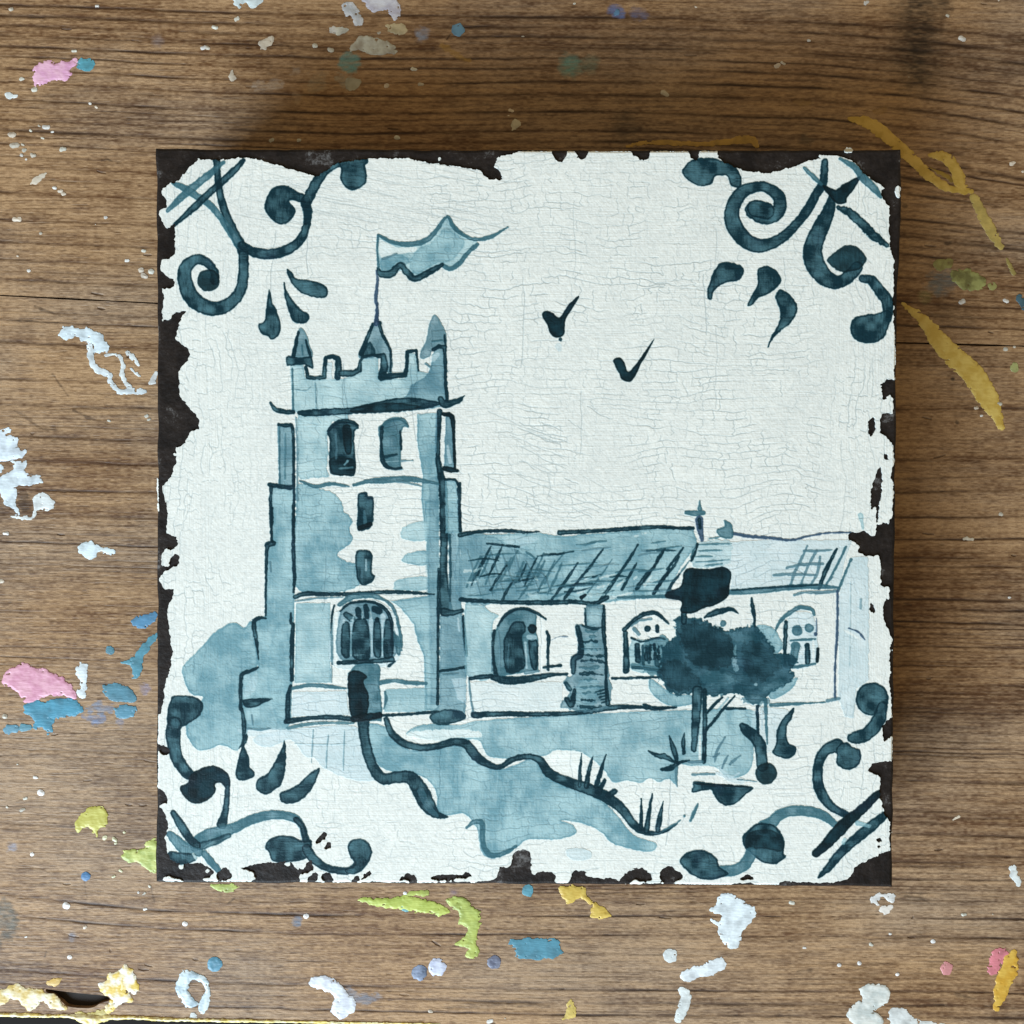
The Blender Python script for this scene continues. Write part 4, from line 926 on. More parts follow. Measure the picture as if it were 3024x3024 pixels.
paint('s','L 1560,1060,8 1650,1090,10 1760,1060,9 1830,1070,8','dk'); paint('s','L 1560,960,9 1620,920,10 1720,905,9','ms'); paint('s','L 1650,1130,10 1655,1280,12','dk'); paint('s','L 1570,1300,12 1680,1310,12 1800,1330,14','dk',a=.8); paint('s','L 1690,985,26','dk'); paint('s','L 1768,965,14 1770,1005,18','dk'); paint('s','L 1580,990,18 1620,1030,14','ms'); paint('s','L 1605,1120,22 1612,1240,26','dk'); paint('s','L 1690,1130,12 1700,1260,12','dk'); paint('s','L 1745,1110,12 1765,1280,20','dk'); paint('s','L 1570,1280,16 1700,1300,18 1820,1320,16','md',a=.7)
paint('s','L 1400,1390,9 1560,1386,11 1785,1380,9','dk')
wbegin('third arched window right of the tree')
paint('p','M 1180,900 1290,850 1390,900 1410,1250 1170,1280','ll'); paint('s','M 1055,1055,6 1100,950,13 1160,880,17 1270,812,18 1370,828,16 1392,870,9','md'); paint('s','M 1162,930,16 1155,1100,17 1150,1285,13','dk')
paint('s','M 1200,1080,9 1300,1075,11 1400,1070,9','md'); paint('s','M 1175,1200,12 1190,1280,14','dk'); paint('s','M 1252,1000,44','md'); paint('s','M 1350,978,36','md'); paint('s','M 1240,1125,38 1225,1240,32','md'); paint('s','M 1335,1120,22 1338,1260,24','dk'); paint('s','M 1422,1150,10 1415,1250,15','bk'); paint('s','M 1405,1030,16','pu'); paint('s','M 1410,900,6 1412,1010,6','pu',a=.6)
paint('s','M 1282,1215,22 1285,1245,20','ll'); paint('s','M 1385,1080,9 1385,1230,9','wh'); paint('s','M 1160,1300,12 1250,1295,14 1400,1270,11','md')
# ---- flag
begin('painted_flag','pale blue flag painted flying from the tower')
paint('p','B 240,1470 330,1440 430,1440 500,1400 560,1330 640,1300 700,1350 760,1390 690,1490 640,1530 570,1510 480,1575 420,1585 370,1540 280,1580','wm',a=.0)
paint('p','B 222,1338 310,1380 440,1385 520,1362 580,1290 620,1237 660,1290 720,1342 780,1362 790,1395 740,1440 690,1500 640,1538 570,1515 480,1580 420,1590 370,1540 280,1585 230,1550 218,1450','lt'); paint('p','B 440,1430 520,1390 600,1310 660,1330 720,1370 700,1420 640,1490 560,1500 500,1540 430,1560 400,1500','wm',rough=3,soft=4,a=.9); paint('p','B 235,1480 300,1450 380,1460 400,1510 340,1500 280,1550 240,1550','wm',rough=3,soft=3); paint('p','B 235,1370 330,1410 440,1410 430,1440 340,1450 240,1470','wh',rough=2)
paint('s','B 225,1340,8 300,1380,11 400,1395,15 500,1372,15 560,1310,13 618,1238,9 660,1300,13 720,1345,11 780,1366,11 870,1352,11 965,1296,3','md'); paint('s','B 792,1395,12 740,1440,12 690,1500,13 640,1535,14 590,1512,12','md')
paint('s','B 590,1512,10 530,1545,18 440,1590,18 390,1555,20 350,1512,18 300,1562,22 240,1562,20 225,1532,9','dk'); paint('s','B 225,1342,7 220,1430,6 228,1520,8','md'); paint('s','B 250,1480,8 330,1450,6','ms')
paint('s','B 215,1545,6 222,1600,8 213,1700,10 222,1770,7 214,1850,13','pu'); paint('s','J 1140,0,9 1138,80,12 1138,150,24','pu')
for i,(sp,lb) in enumerate([('B 1160,1800 1180,1775 1220,1785 1258,1815 1290,1770 1320,1730 1372,1688 1340,1750 1302,1810 1290,1850 1286,1908 1250,1928 1210,1908 1188,1850','upper one of two birds painted in the sky'),('E 1568,122 1600,108 1630,135 1652,190 1700,140 1750,70 1800,3 1762,80 1722,150 1700,200 1665,245 1620,236 1600,200 1575,150','lower one of two birds painted in the sky')]):
    begin('painted_bird',lb); paint('p',sp,'bk',rough=.6)
paint('s','E 1255,45,20 1262,65,10','ll',a=.6,label=False); paint('s','E 1265,5,12','dk')
# ---- trees
begin('painted_tree','dark rounded tree painted before the nave')
paint('p','M 60,1390 230,1510 400,1530 392,1600 200,1610 60,1500','wm'); paint('p','M 0,1100 100,1060 200,1060 200,1350 0,1330','md',a=.6,rough=4)
for q in range(4): paint('s',f'M {20+q*34},1120,10 {24+q*34},1230,14','dk',a=.9,rough=3)
paint('p','M 920,965 1050,975 1130,1100 1100,1180 980,1150','wm'); paint('p','M 1040,1480 1240,1380 1235,1440 1150,1520 1040,1560','wm',a=.9)
paint('p','M 260,900 370,888 500,920 620,985 740,990 850,960 925,975 1000,1080 1060,1130 1065,1190 1200,1190 1260,1250 1200,1320 1235,1380 1160,1440 1040,1500 1010,1545 940,1600 850,1590 790,1520 700,1520 550,1535 440,1500 330,1522 230,1512 160,1432 108,1362 150,1230 150,1130 250,1062 262,990','tr',rough=4,soft=2)
paint('p','M 470,1340 600,1330 720,1360 760,1420 620,1470 480,1420','md',rough=5,soft=3,a=.8); paint('p','M 600,1000 800,1000 900,1060 760,1120 640,1060','md',rough=5,soft=3,a=.5); paint('p','M 940,1500 1040,1400 1160,1400 1140,1450 1020,1500','md',rough=5,soft=3,a=.7); paint('p','M 810,1540 1010,1540 1010,1600 850,1600','ms',rough=3,a=.8)
paint('p','M 300,960 520,950 700,1050 740,1240 600,1310 400,1280 330,1150','bk',rough=6,soft=5,a=.45); paint('p','M 800,1110 1000,1120 1100,1260 1080,1340 900,1420 820,1300','bk',rough=6,soft=5,a=.35); paint('p','M 130,1290 300,1240 400,1340 470,1440 300,1490 190,1440','bk',rough=6,soft=4,a=.35)
paint('s','M 750,1120,10 745,1190,12','lt',a=.8,rough=3); paint('s','M 735,1245,24 765,1310,18','ll',a=.8,rough=4); paint('s','M 918,1440,12','ll',rough=2); paint('s','M 280,930,16 300,1000,14','md',a=.8)
paint('s','M 330,830,24 330,930,26','dk')
paint('p','M 330,520 380,490 520,500 640,480 700,508 718,560 702,640 692,720 630,770 560,800 480,820 430,850 350,862 300,842 305,760 190,735 190,690 300,640 322,560','bk',rough=.8)
paint('s','M 500,892,10 560,862,24 650,838,24 720,825,15 772,862,4','dk'); paint('s','M 650,942,26','md')
paint('s','N 440,110,44 432,250,40 425,400,34 410,590,22','dk'); paint('s','N 498,110,18 500,400,20 492,690,18','dk'); paint('s','N 462,480,8 460,600,11 462,680,9','wh'); paint('s','N 450,150,10 455,260,12','ms')
paint('s','N 520,290,12 580,220,13 645,165,8','dk'); paint('s','N 515,425,13 570,360,13 640,270,12 745,150,4','dk'); paint('s','N 560,330,7 690,170,9','lt',a=.9)
begin('painted_tree','small tree trunk painted right of the dark tree')
paint('s','N 928,235,11 930,340,13 935,450,12','dk'); paint('s','N 992,180,16 1000,300,14 1003,420,10 1010,545,4','md'); paint('s','N 965,260,11 968,420,9','ll')
# ---- grass
def tuft(lb, items):
    begin('painted_grass_tuft', lb)
    for sp, pl in items: paint('s', sp, pl)
tuft('grass tuft painted halfway along the path',[('H 1375,570,12 1378,480,9 1386,390,3','dk'),('H 1412,575,16 1430,480,12 1452,402,3','dk'),('H 1468,580,14 1495,490,12 1526,395,3','dk'),('H 1480,610,20 1520,540,8','dk'),('H 1540,630,18 1575,605,16','dk')])
tuft('grass tuft painted at the end of the path',[('H 1725,820,14 1726,730,10 1726,648,4','dk'),('H 1755,830,18 1770,730,12 1790,618,3','dk'),('H 1820,830,15 1835,740,13 1852,662,3','dk')])
tuft(None,[('N 335,1130,12','md'),('N 385,1168,11 415,1100,15 445,1032,4','md'),('N 160,1250,7 240,1210,10 300,1165,4','md')])
tuft('leafy plant painted beside the tree trunk',[('N 40,600,7 120,640,20 170,645,24 250,690,12','dk'),('N 150,752,13 220,742,22 285,700,16 370,680,10','dk'),('N 275,700,11 250,600,24 212,480,7','dk'),('N 330,620,14 325,530,18 336,452,4','dk'),('N 270,740,14 265,820,12 275,895,3','ms'),('N 370,690,12 480,690,14','ms')])
tuft('faint grass strokes painted under the branch',[('N 580,690,7 600,600,12 665,490,5','ms'),('N 640,740,9 665,680,12 690,640,5','ms'),('N 705,710,12 745,670,11 790,640,5','ms'),('N 570,650,8 620,620,8','ms'),('N 600,780,10 700,820,10 780,780,8','ll')])
begin('painted_ground','thin ground strokes below the tree')
paint('s','N 400,795,9 500,788,10 580,790,6','ms'); paint('s','N 760,832,4 860,842,6 925,850,3','ms'); paint('s','N 850,250,3 1150,350,3 1250,330,3','ll',a=.5)
# ---- corner ornaments
orn = begin('corner_scroll','scroll ornament at the upper left corner')
paint('s','A 1235,915,20 1245,1040,20 1265,1150,22 1295,1240,25 1340,1340,28 1382,1420,30 1390,1480,30','dk'); paint('s','A 985,1042,10 1060,1080,22 1130,1125,20 1200,1172,20 1250,1230,18 1300,1300,22 1360,1390,26','md')
paint('s','A 955,1205,10 1050,1112,22 1200,990,20 1275,925,10','md'); paint('s','A 995,1285,10 1100,1190,20 1230,1070,20 1330,980,20 1390,915,12','dk')
paint('s','A 1390,1450,28 1390,1540,30 1372,1660,32 1290,1745,38 1190,1758,42 1095,1700,45 1055,1600,42 1062,1525,38 1120,1480,30 1180,1500,26 1222,1550,24 1225,1600,28','dk'); paint('s','A 1190,1600,64','bk',a=.8)
paint('s','A 1380,1400,24 1450,1440,28 1550,1450,30 1650,1420,28 1720,1360,26 1750,1280,22 1755,1210,26 1742,1150,28','dk'); paint('p','A 1520,1130 1560,1072 1630,1058 1700,1095 1760,1120 1745,1160 1660,1142 1652,1158 1688,1200 1662,1252 1610,1282 1550,1252 1508,1190','dk')
paint('s','A 1745,1160,32 1785,1080,30 1825,1010,30 1870,955,30 1960,920,22','dk'); paint('p','B -10,915 60,900 160,905 165,930 150,948 162,1000 150,1050 90,1086 40,1070 10,1020 12,960','dk')
begin('painted_leaf'); paint('p','A 1535,1648 1552,1720 1585,1790 1602,1865 1588,1915 1548,1940 1530,1920 1490,1900 1476,1852 1508,1830 1520,1750','dk')
begin('painted_leaf'); paint('p','A 1620,1612 1640,1665 1680,1725 1720,1770 1758,1790 1762,1822 1730,1846 1680,1840 1655,1800 1640,1750 1622,1680','dk')
begin('painted_leaf'); paint('p','A 1635,1533 1668,1556 1692,1590 1760,1600 1830,1618 1870,1650 1860,1692 1810,1700 1740,1680 1690,1650 1652,1592','dk')
begin('corner_scroll','scroll ornament at the upper right corner')
paint('p','C -18,985 5,938 60,905 150,903 210,918 262,932 300,970 320,1020 312,1068 262,1062 242,1010 200,1000 165,1012 150,1050 90,1064 30,1040','dk')
paint('s','C 795,925,20 785,1040,24 742,1115,26 702,1190,27 640,1270,26 560,1350,30 480,1392,35 400,1400,42 320,1350,46 272,1270,46 268,1190,42 310,1110,38 380,1072,32 460,1070,30 530,1120,36 535,1190,40 490,1235,42 430,1230,44 385,1200,46','dk'); paint('s','C 400,1190,50 460,1205,50','dk')
paint('s','C 830,1130,18 822,1190,34 790,1262,44 750,1350,50 725,1430,55 742,1510,56 800,1588,48 870,1610,38 930,1580,36 980,1525,34','dk'); paint('p','C 808,1482 850,1440 910,1403 972,1405 1022,1450 1032,1490 985,1540 900,1552 850,1532 820,1505','bk',a=.8)
paint('p','C 780,1058 860,1082 900,1052 995,1008 962,1080 922,1130 915,1160 870,1162 830,1132','bk'); paint('s','C 680,960,10 740,1020,14 775,1050,10','md'); paint('s','C 880,905,8 960,950,18 1010,1010,24 1080,1080,20 1115,1125,10','md')
paint('s','C 870,1185,10 930,1210,24 1000,1270,27 1070,1340,26 1150,1400,14','dk',rough=2)
paint('s','C 1010,1590,22 1060,1600,28 1110,1660,32 1150,1720,34 1155,1790,28','dk'); paint('p','C 940,1880 955,1820 1020,1798 1090,1788 1150,1770 1180,1805 1160,1860 1130,1930 1060,1958 990,1950 955,1920','dk')
begin('painted_leaf'); paint('p','C 200,1502 260,1498 325,1522 332,1560 300,1602 240,1610 182,1642 158,1672 152,1708 124,1702 128,1640 150,1580 172,1532','dk')
begin('painted_leaf'); paint('p','C 412,1540 460,1518 512,1540 546,1590 530,1632 480,1672 420,1700 378,1742 350,1742 382,1680 412,1620','dk')
begin('painted_leaf'); paint('p','C 545,1652 592,1680 632,1730 637,1780 602,1842 550,1882 502,1932 470,1985 488,1920 530,1850 542,1780 514,1700 522,1668','dk')
begin('corner_scroll','scroll ornament at the lower left corner')
paint('p','O 310,155 420,152 500,168 550,215 540,285 500,335 440,372 385,400 270,400 258,300 278,210','dk'); paint('s','O 318,380,60 306,470,60 320,600,52 360,700,50 420,780,46 470,810,34','dk')
paint('p','O 440,805 520,750 620,723 700,745 758,800 774,870 745,915 700,862 652,870 652,935 600,992 520,1028 440,1012 368,930 370,892 425,862','bk'); paint('s','O 750,890,20 745,1000,22 730,1110,30 702,1200,42','dk')
paint('s','O 500,1352,60 600,1290,58 700,1262,52 820,1222,42 950,1160,40 1080,1125,38 1200,1125,36 1300,1152,34 1352,1210,28 1380,1290,28 1400,1360,34','md'); paint('s','O 480,1390,34 620,1350,30 760,1290,20','dk',a=.7); paint('s','O 1310,1160,26 1355,1210,24 1380,1290,24 1395,1370,32','dk')
paint('s','O 308,1105,24 370,1205,36 430,1300,34 500,1370,34','dk'); paint('s','O 280,1280,30 350,1350,46 420,1410,50 520,1430,36','md'); paint('s','O 560,1440,30 620,1510,30 690,1590,22','md'); paint('s','O 290,1450,34 380,1480,50 470,1470,34','dk')
paint('s','O 470,1440,10 520,1500,18 560,1540,12','wh'); paint('p','O 1058,1390 1090,1320 1180,1293 1280,1300 1350,1330 1432,1330 1435,1400 1402,1472 1300,1502 1180,1512 1110,1492 1090,1432','dk')
paint('s','O 1395,1400,42 1450,1480,38 1550,1550,30 1680,1580,30 1770,1565,30 1840,1500,40','dk'); paint('p','O 1730,1370 1770,1325 1850,1320 1912,1370 1928,1440 1892,1520 1822,1592 1740,1605 1700,1572 1760,1545 1785,1510 1742,1450','dk')
begin('painted_leaf'); paint('p','O 905,455 915,500 890,570 922,650 932,730 972,780 950,822 880,840 822,826 820,750 842,650 872,540','dk')
begin('painted_leaf'); paint('p','O 1215,515 1227,600 1222,740 1192,870 1130,920 1070,957 1000,932 978,880 1000,830 1080,780 1140,680 1190,580','dk')
begin('painted_leaf'); paint('p','O 1500,740 1472,842 1422,932 1350,1002 1290,1027 1200,1022 1174,970 1190,935 1260,910 1330,870 1400,800','dk')
begin('corner_scroll','scroll ornament at the lower right corner')
paint('s','I 1065,78,94','dk'); paint('s','I 1125,120,30 1100,200,40 1040,275,38 975,298,36 945,300,24','dk')
paint('s','N 1650,1120,28 1540,1060,34 1470,980,42 1425,880,44 1420,760,40 1440,660,42 1500,585,46 1580,560,58','dk'); paint('s','N 1640,600,70 1665,645,110','dk')
paint('s','N 1560,1200,28 1460,1125,38 1330,1092,42 1200,1092,42 1110,1122,44 1050,1180,50 980,1225,60','md'); paint('p','N 808,1300 860,1240 930,1190 1050,1200 1110,1255 1150,1340 1145,1440 1160,1462 1080,1522 980,1512 930,1482 870,1430 820,1380','dk')
paint('p','N 860,1270 960,1240 1080,1260 1140,1340 1120,1420 980,1400 850,1400 830,1330','bk',a=.6); paint('s','N 880,1430,48 830,1520,48 740,1572,46 620,1585,46 500,1600,42','md'); paint('p','N 293,1500 340,1440 420,1408 520,1420 600,1480 618,1542 700,1602 600,1642 480,1645 370,1592','dk')
paint('s','N 1405,1435,34 1480,1370,42 1600,1240,52 1680,1160,46 1780,1080,38 1890,970,32 1945,925,16','bk'); paint('s','N 1425,1632,10 1500,1560,30 1600,1440,38 1720,1330,42 1850,1220,44 1960,1130,34','dk'); paint('s','N 1745,1190,20 1840,1212,16','lt'); paint('s','N 1640,1320,14 1630,1350,14','lt')
begin('painted_leaf'); paint('s','N 805,395,26 850,440,44 910,490,46 950,560,50 960,640,46 970,720,50','dk'); paint('s','N 1000,785,88','bk',a=.8)
begin('painted_leaf'); paint('p','N 1228,248 1212,330 1172,390 1166,480 1190,540 1242,570 1236,622 1180,662 1100,648 1050,612 1080,540 1085,450 1120,360 1170,300','dk')
begin('painted_leaf'); paint('p','N 420,848 600,870 885,892 832,960 760,1022 680,1048 610,1012 570,950 540,915 398,942 402,895','dk')
paint('s','N 420,868,8 640,882,10 850,895,6','bk',a=.8)

# ---- chips: where the white ground is missing the dark block shows
CHIPS = ['A 870,800 B 1120,800 1050,862 1000,872 905,900 890,950 925,980 930,1025 860,1030 810,975 700,955 560,935 400,905 170,903 0,928 A 1900,945 1800,1012 1600,945 1470,912 1400,900 1250,915 1130,905 1060,980 1010,1040 960,1050 915,1095 945,1130 950,1180 915,1195 910,1230 945,1300 995,1275 1000,1450 960,1480 930,1475 915,1530 940,1570 990,1590 1000,1640 930,1650 935,1720 925,1780 930,1830 970,1820 990,1790 1060,1770 1020,1850 1000,1932 D 1000,0 1030,30 1070,50 1085,90 1060,140 1020,180 1025,330 1060,370 1110,430 1140,470 1135,515 1090,530 1060,590 1005,625 1010,660 1000,720 975,790 935,830 925,860 945,930 955,1000 950,1110 1000,1130 1015,1170 995,1205 940,1200 920,1230 925,1300 960,1300 970,1260 1000,1225 1030,1240 1020,1285 960,1320 930,1340 905,1380 940,1430 985,1430 985,1480 960,1520 955,1570 970,1700 985,1800 970,1880 955,1932 G 940,0 930,100 915,160 890,165 840,165',
 'G 840,330 910,335 970,365 955,400 930,400 890,370 840,365',
 'O 100,890 175,900 230,930 265,980 250,1030 200,1050 240,1110 265,1200 260,1260 240,1320 260,1400 270,1450 310,1500 420,1520 520,1510 580,1540 640,1580 600,1630 550,1640 550,1690 400,1672 330,1640 230,1640 220,1760 100,1760',
 'O 680,1580 740,1550 790,1610 760,1650 680,1665 660,1620','O 860,1560 960,1530 1060,1510 1180,1510 1250,1490 1300,1545 1400,1590 1330,1620 1320,1672 950,1670 980,1640 940,1590',
 'O 1390,1510 1430,1500 1450,1560 1400,1600 1370,1570','O 1400,1640 1470,1590 1490,1640 1420,1678','O 1510,1620 1570,1590 1612,1650 1590,1672 1530,1660','O 1760,1672 1800,1620 1830,1650 1780,1682','O 1840,1640 1900,1570 1920,1600 1860,1652','O 1465,1340 1540,1255 1560,1300 1490,1352','O 1540,1390 1570,1340 1602,1385 1560,1406',
 'H 185,1125 210,1118 295,1130 285,1160 190,1160','H 350,1112 390,1075 435,1090 447,1138 410,1140 390,1110','H 518,1100 560,1080 690,1080 730,1066 762,1090 700,1106 570,1116','H 610,1126 740,1120 780,1160 600,1160',
 'H 780,1125 880,1110 910,1080 920,1040 980,1035 1000,960 1040,935 1095,960 1100,1050 1120,1090 1130,1065 1200,1065 1240,1085 1235,1120 1310,1125 1335,1065 1410,1060 1420,1095 1580,1105 1580,1170 770,1170',
 'H 1600,1142 1640,1070 1720,1040 1772,1070 1786,1112 1740,1116 1720,1095 1650,1132','N 135,1590 200,1540 250,1560 330,1630 230,1680 150,1670','N -70,1600 -10,1555 62,1610 62,1650 20,1662 -60,1660','N -10,1688 350,1690 350,1760 -10,1760','N 790,1650 850,1605 900,1640 880,1656','N 700,1700 740,1680 900,1685 915,1760 690,1760',
 'N 1100,1700 1150,1662 1300,1670 1600,1665 1700,1600 1740,1540 1850,1480 1960,1430 2150,1400 2150,1800 1100,1780',
 'B 1218,830 1228,900 1265,925 1292,905 1312,830','B 1348,830 1365,900 1400,907 1428,830','B 1648,830 1682,880 1732,917 1768,900 1765,830','C 15,830 30,900 72,905 75,830',
 'C 180,800 185,880 200,915 280,950 340,975 460,990 560,970 700,920 780,900 745,880 820,885 880,890 960,920 1020,990 1132,1070 1110,1110 1160,1180 1165,1400 1190,1480 1188,1600 1188,1850 F 1200,0 1195,60 1208,130 1185,170 1195,235 1150,230 1115,260 1130,350 1145,350 1165,320 1185,350 1180,425 1125,420 1110,470 1110,540 1150,560 1185,610 1192,700 1175,760 1170,800 1190,830 1180,1000 1160,1060 1130,1045 1090,1070 1080,1130 1040,1110 1020,1095 930,1110 930,1145 990,1180 985,1220 1030,1240 1100,1235 1115,1300 1115,1400 1160,1440 1130,1530 1130,1600 1150,1640 1180,1720 1165,1800 1165,1932 I 1170,40 1180,180 1120,230 1130,330 1150,310 1188,290 1185,430 1130,430 1060,450 1045,490 1110,520 1110,640 1140,740 1165,780 1165,960 1300,1000 F 1350,0 C 1350,800',
 'F 1040,480 1060,450 1080,450 1085,530 1055,560 1040,510','F 1135,660 1155,660 1155,690 1135,690','F 1080,800 1100,740 1120,740 1125,850 1110,950 1100,1030 1090,1080 1085,960 1060,970 1058,870','F 1052,1512 1078,1520 1080,1560 1055,1560','I 1090,870 1122,880 1100,902','I 1088,910 1112,915 1108,935']
CORN = pts('S 458,436 1000,438 1800,441 2400,440 2662,438 2666,600 2652,900 2648,1300 2643,2000 2637,2622 2200,2618 1500,2614 458,2608 462,2000 463,1200')
cellw = 4
wx_ = np.arange(CX0, CX0+CW+1, cellw); wy_ = np.arange(CY0, CY0+CH+1, cellw)
WXX, WYY = np.meshgrid(wx_.astype(np.float32), wy_.astype(np.float32))
def at_nodes(A): 
    jj = np.clip(((wy_-CY0)).astype(int),0,CH-1); ii = np.clip((wx_-CX0).astype(int),0,CW-1)
    return A[np.ix_(jj,ii)]
nz = 2.6*at_nodes(N9)+1.6*at_nodes(N4)+1.6*vnoise(len(wy_),len(wx_),1.2,1.2,77)
solid = -sdf_poly(CORN, WXX, WYY)-4.5+nz*.8
for c in CHIPS:
    P = pts(c); 
    if len(P) < 30: P = smooth_curve(P, 4, True)
    x0,x1,y0,y1 = P[:,0].min()-14,P[:,0].max()+14,P[:,1].min()-14,P[:,1].max()+14
    i0,i1 = np.searchsorted(wx_,[x0,x1]); j0,j1 = np.searchsorted(wy_,[y0,y1])
    if i1<=i0 or j1<=j0: continue
    s = np.s_[j0:j1,i0:i1]
    solid[s] = np.minimum(solid[s], sdf_poly(P, WXX[s], WYY[s])+nz[s])
for sp in ['O 370,1540,22','O 590,1580,16','O 1235,1520,20','O 1355,1520,34 1330,1550,14','O 270,1655,30','F 1150,1425,14','F 1148,1468,18 1160,1480,8','C 1215,1080,16 1218,1120,8','A 940,1500,12 945,1550,10','D 1000,665,10','C 940,850,20 920,860,12','D 893,800,5 896,900,6 900,980,4','H 670,1110,5 750,1108,8','B 575,905,8','I 1180,840,4','F 1185,1780,5']:
    solid = np.maximum(solid, -sdf_stroke(pts(sp), WXX, WYY)+nz*.9)

# ---- material shared by the white ground and the painted motifs
cm = np.clip(CRK*1.25,0,1)*.50
IMG *= np.exp(-cm[...,None]*np.array([1.15,.95,.85],np.float32))
IMG *= (1+.22*np.clip(CRKW-CRK*.8,0,1))[...,None]
HGT -= CRK*.6
paint_img = make_image('tile_painting', IMG); paint_h = make_image('tile_brush_relief', HGT*.25+.5)
m_paint, nt, b = new_mat('crackled_tile_paint')
ti = nd(nt,'ShaderNodeTexImage', image=paint_img, interpolation='Cubic'); thh = nd(nt,'ShaderNodeTexImage', image=paint_h)
uvn = nd(nt,'ShaderNodeUVMap', uv_map='UVMap')
nt.links.new(ti.outputs['Color'], b.inputs['Base Color'])
bp = nd(nt,'ShaderNodeBump'); bp.inputs['Strength'].default_value = .8; bp.inputs['Distance'].default_value = .00025
nt.links.new(thh.outputs['Color'], bp.inputs['Height'])
nt.links.new(bp.outputs[0], b.inputs['Normal'])
b.inputs['Roughness'].default_value = .5; b.inputs['Specular IOR Level'].default_value = .12

# ---- the block
m_blk, nt, b = new_mat('dark_brown_undercoat')
tc = nd(nt,'ShaderNodeTexCoord')
ns = nd(nt,'ShaderNodeTexNoise'); ns.inputs['Scale'].default_value = 190; ns.inputs['Detail'].default_value = 8; ns.inputs['Roughness'].default_value = .78
nt.links.new(tc.outputs['Object'], ns.inputs['Vector'])
cr = nd(nt,'ShaderNodeValToRGB'); e = cr.color_ramp.elements
e[0].position = .42; e[0].color = (*map(float,alb(17,14,14)),1); e[1].position = .66; e[1].color = (*map(float,alb(96,96,96)),1)
k_ = e.new(.58); k_.color = (*map(float,alb(36,31,29)),1)
nt.links.new(ns.outputs['Fac'], cr.inputs[0]); nt.links.new(cr.outputs[0], b.inputs['Base Color'])
n3 = nd(nt,'ShaderNodeTexNoise'); n3.inputs['Scale'].default_value = 900; n3.inputs['Detail'].default_value = 4; nt.links.new(tc.outputs['Object'], n3.inputs['Vector'])
bp = nd(nt,'ShaderNodeBump'); bp.inputs['Strength'].default_value = .6; bp.inputs['Distance'].default_value = .0003; nt.links.new(n3.outputs['Fac'], bp.inputs['Height']); nt.links.new(bp.outputs[0], b.inputs['Normal'])
b.inputs['Roughness'].default_value = .55; b.inputs['Specular IOR Level'].default_value = .2

ZT = TILE_H
tile = empty('painted_tile', (0,0,0), 'square wooden tile painted with a blue and white village church, its white edges chipped', 'tile')
# outline resampled, slightly uneven; a rounded worn arris
dense = []
for i in range(len(CORN)):
    a_, b_ = CORN[i], CORN[(i+1)%len(CORN)]; n_ = max(2, int(np.hypot(*(b_-a_))/22))
    for q in range(n_): dense.append(a_+(b_-a_)*q/n_)
dense = np.array(dense)
cen = dense.mean(0)
jit = np.random.default_rng(3).uniform(-2.0,2.0,(len(dense),2)); jit = jit*.6+np.roll(jit,1,0)*.5+np.roll(jit,-1,0)*.5
dense = dense+jit
def inset(P, d):
    n = len(P); out = []
    for i in range(n):
        t = P[(i+1)%n]-P[i-1]; t = t/np.hypot(*t); nrm = np.array([-t[1], t[0]])
        if np.dot(nrm, cen-P[i]) < 0: nrm = -nrm
        out.append(P[i]+nrm*d)
    return np.array(out)
rings = [(0,0.0),(0,ZT-.0011),(1.5,ZT-.0005),(5,ZT-.00012),(11,ZT)]
verts = []; faces = []
for d_, z_ in rings:
    R = inset(dense, d_)
    X_, Y_ = world_xy(R[:,0], R[:,1], ZT)
    verts += [(x,y,z_) for x,y in zip(X_,Y_)]
n_ = len(dense)
for r_ in range(len(rings)-1):
    for i in range(n_):
        a_ = r_*n_+i; b__ = r_*n_+(i+1)%n_
        faces.append((a_, a_+n_, b__+n_, b__))
faces.append(tuple(range((len(rings)-1)*n_, len(rings)*n_))); faces.append(tuple(reversed(range(n_))))
bm_ = bpy.data.meshes.new('block'); bm_.from_pydata(verts, [], faces); bm_.update()
import bmesh
bb = bmesh.new(); bb.from_mesh(bm_); bmesh.ops.recalc_face_normals(bb, faces=bb.faces); bb.to_mesh(bm_); bb.free()
link('block', bm_, tile, m_blk)

ZL = ZT+.00030                      # top of the white ground
ZF = ZL+.000035                     # top of the painted motifs
edge_z = lambda vx, vy: np.full(len(vx), ZL)
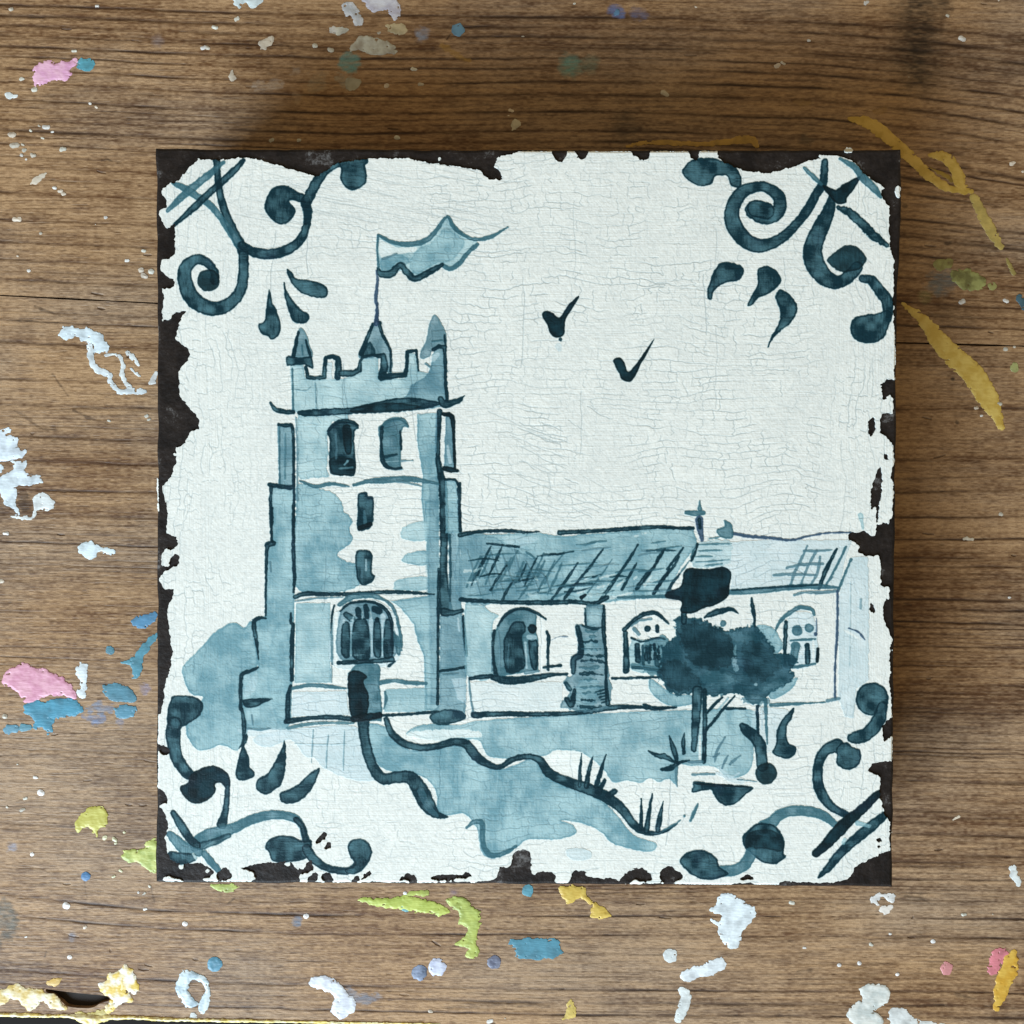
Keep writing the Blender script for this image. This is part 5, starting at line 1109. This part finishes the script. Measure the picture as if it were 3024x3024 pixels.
# the ground follows the worn arris: slightly lower close to the block's outline
de = -sdf_poly(CORN, WXX, WYY)
def drop(vx, vy):
    i = np.clip(((vx-CX0)/cellw).round().astype(int),0,len(wx_)-1); j = np.clip(((vy-CY0)/cellw).round().astype(int),0,len(wy_)-1)
    return -.0007*np.clip(1-de[j,i]/11.,0,1)**2
# fine border band keeps the arris rounding, so no merging there: two meshes would split the part; use plain cells
me = field_mesh('white_ground', solid, CX0, CY0, cellw, ZL, lambda vx,vy: ZL+drop(vx,vy), ZT-.0009, CUV, merge=False)
link('white_ground', me, tile, m_paint, label='chipped and crackled white paint ground')

cf = 3
fx_ = np.arange(CX0, CX0+CW, cf); fy_ = np.arange(CY0, CY0+CH, cf)
solid_f = None
def resample(A, x, y):
    i = (x-CX0)/cellw; j = (y-CY0)/cellw
    i0 = np.clip(i.astype(int),0,A.shape[1]-2); j0 = np.clip(j.astype(int),0,A.shape[0]-2)
    fi = (i-i0)[None,:]; fj = (j-j0)[:,None]
    r0 = A[j0]; r1 = A[j0+1]; R = r0*(1-fj)+r1*fj
    return R[:,i0]*(1-fi)+R[:,i0+1]*fi
objs = {}
for pi, pd in enumerate(PARTS, 1):
    js, is_ = np.nonzero(LAB == pi)
    if len(js) < 40: continue
    x0 = CX0+is_.min()-2*cf; x1 = CX0+is_.max()+3*cf; y0 = CY0+js.min()-2*cf; y1 = CY0+js.max()+3*cf
    xs = np.arange(x0, x1, cf); ys = np.arange(y0, y1, cf)
    # coverage averaged over each node's neighbourhood
    acc = np.zeros((len(ys),len(xs)), np.float32)
    for dy in (-1,0,1):
        for dx in (-1,0,1):
            jj = np.clip(ys+dy-CY0,0,CH-1).astype(int); ii = np.clip(xs+dx-CX0,0,CW-1).astype(int)
            acc += (LAB[np.ix_(jj,ii)] == pi)
    F = acc/9.-.5
    F = np.minimum(F, resample(solid, xs, ys)-1.2)
    de_x0 = x0
    me = field_mesh(pd['name'], F, x0, y0, cf, ZL, lambda vx,vy: ZF+drop(vx,vy), ZL-.0002, CUV, merge=False)
    if me is None: continue
    par = objs.get(pd['parent'], tile) if pd['parent'] else tile
    objs[pi] = link(pd['name'], me, par, m_paint, label=pd['label'])
print('parts', len(objs), 'objects', len(bpy.data.objects))
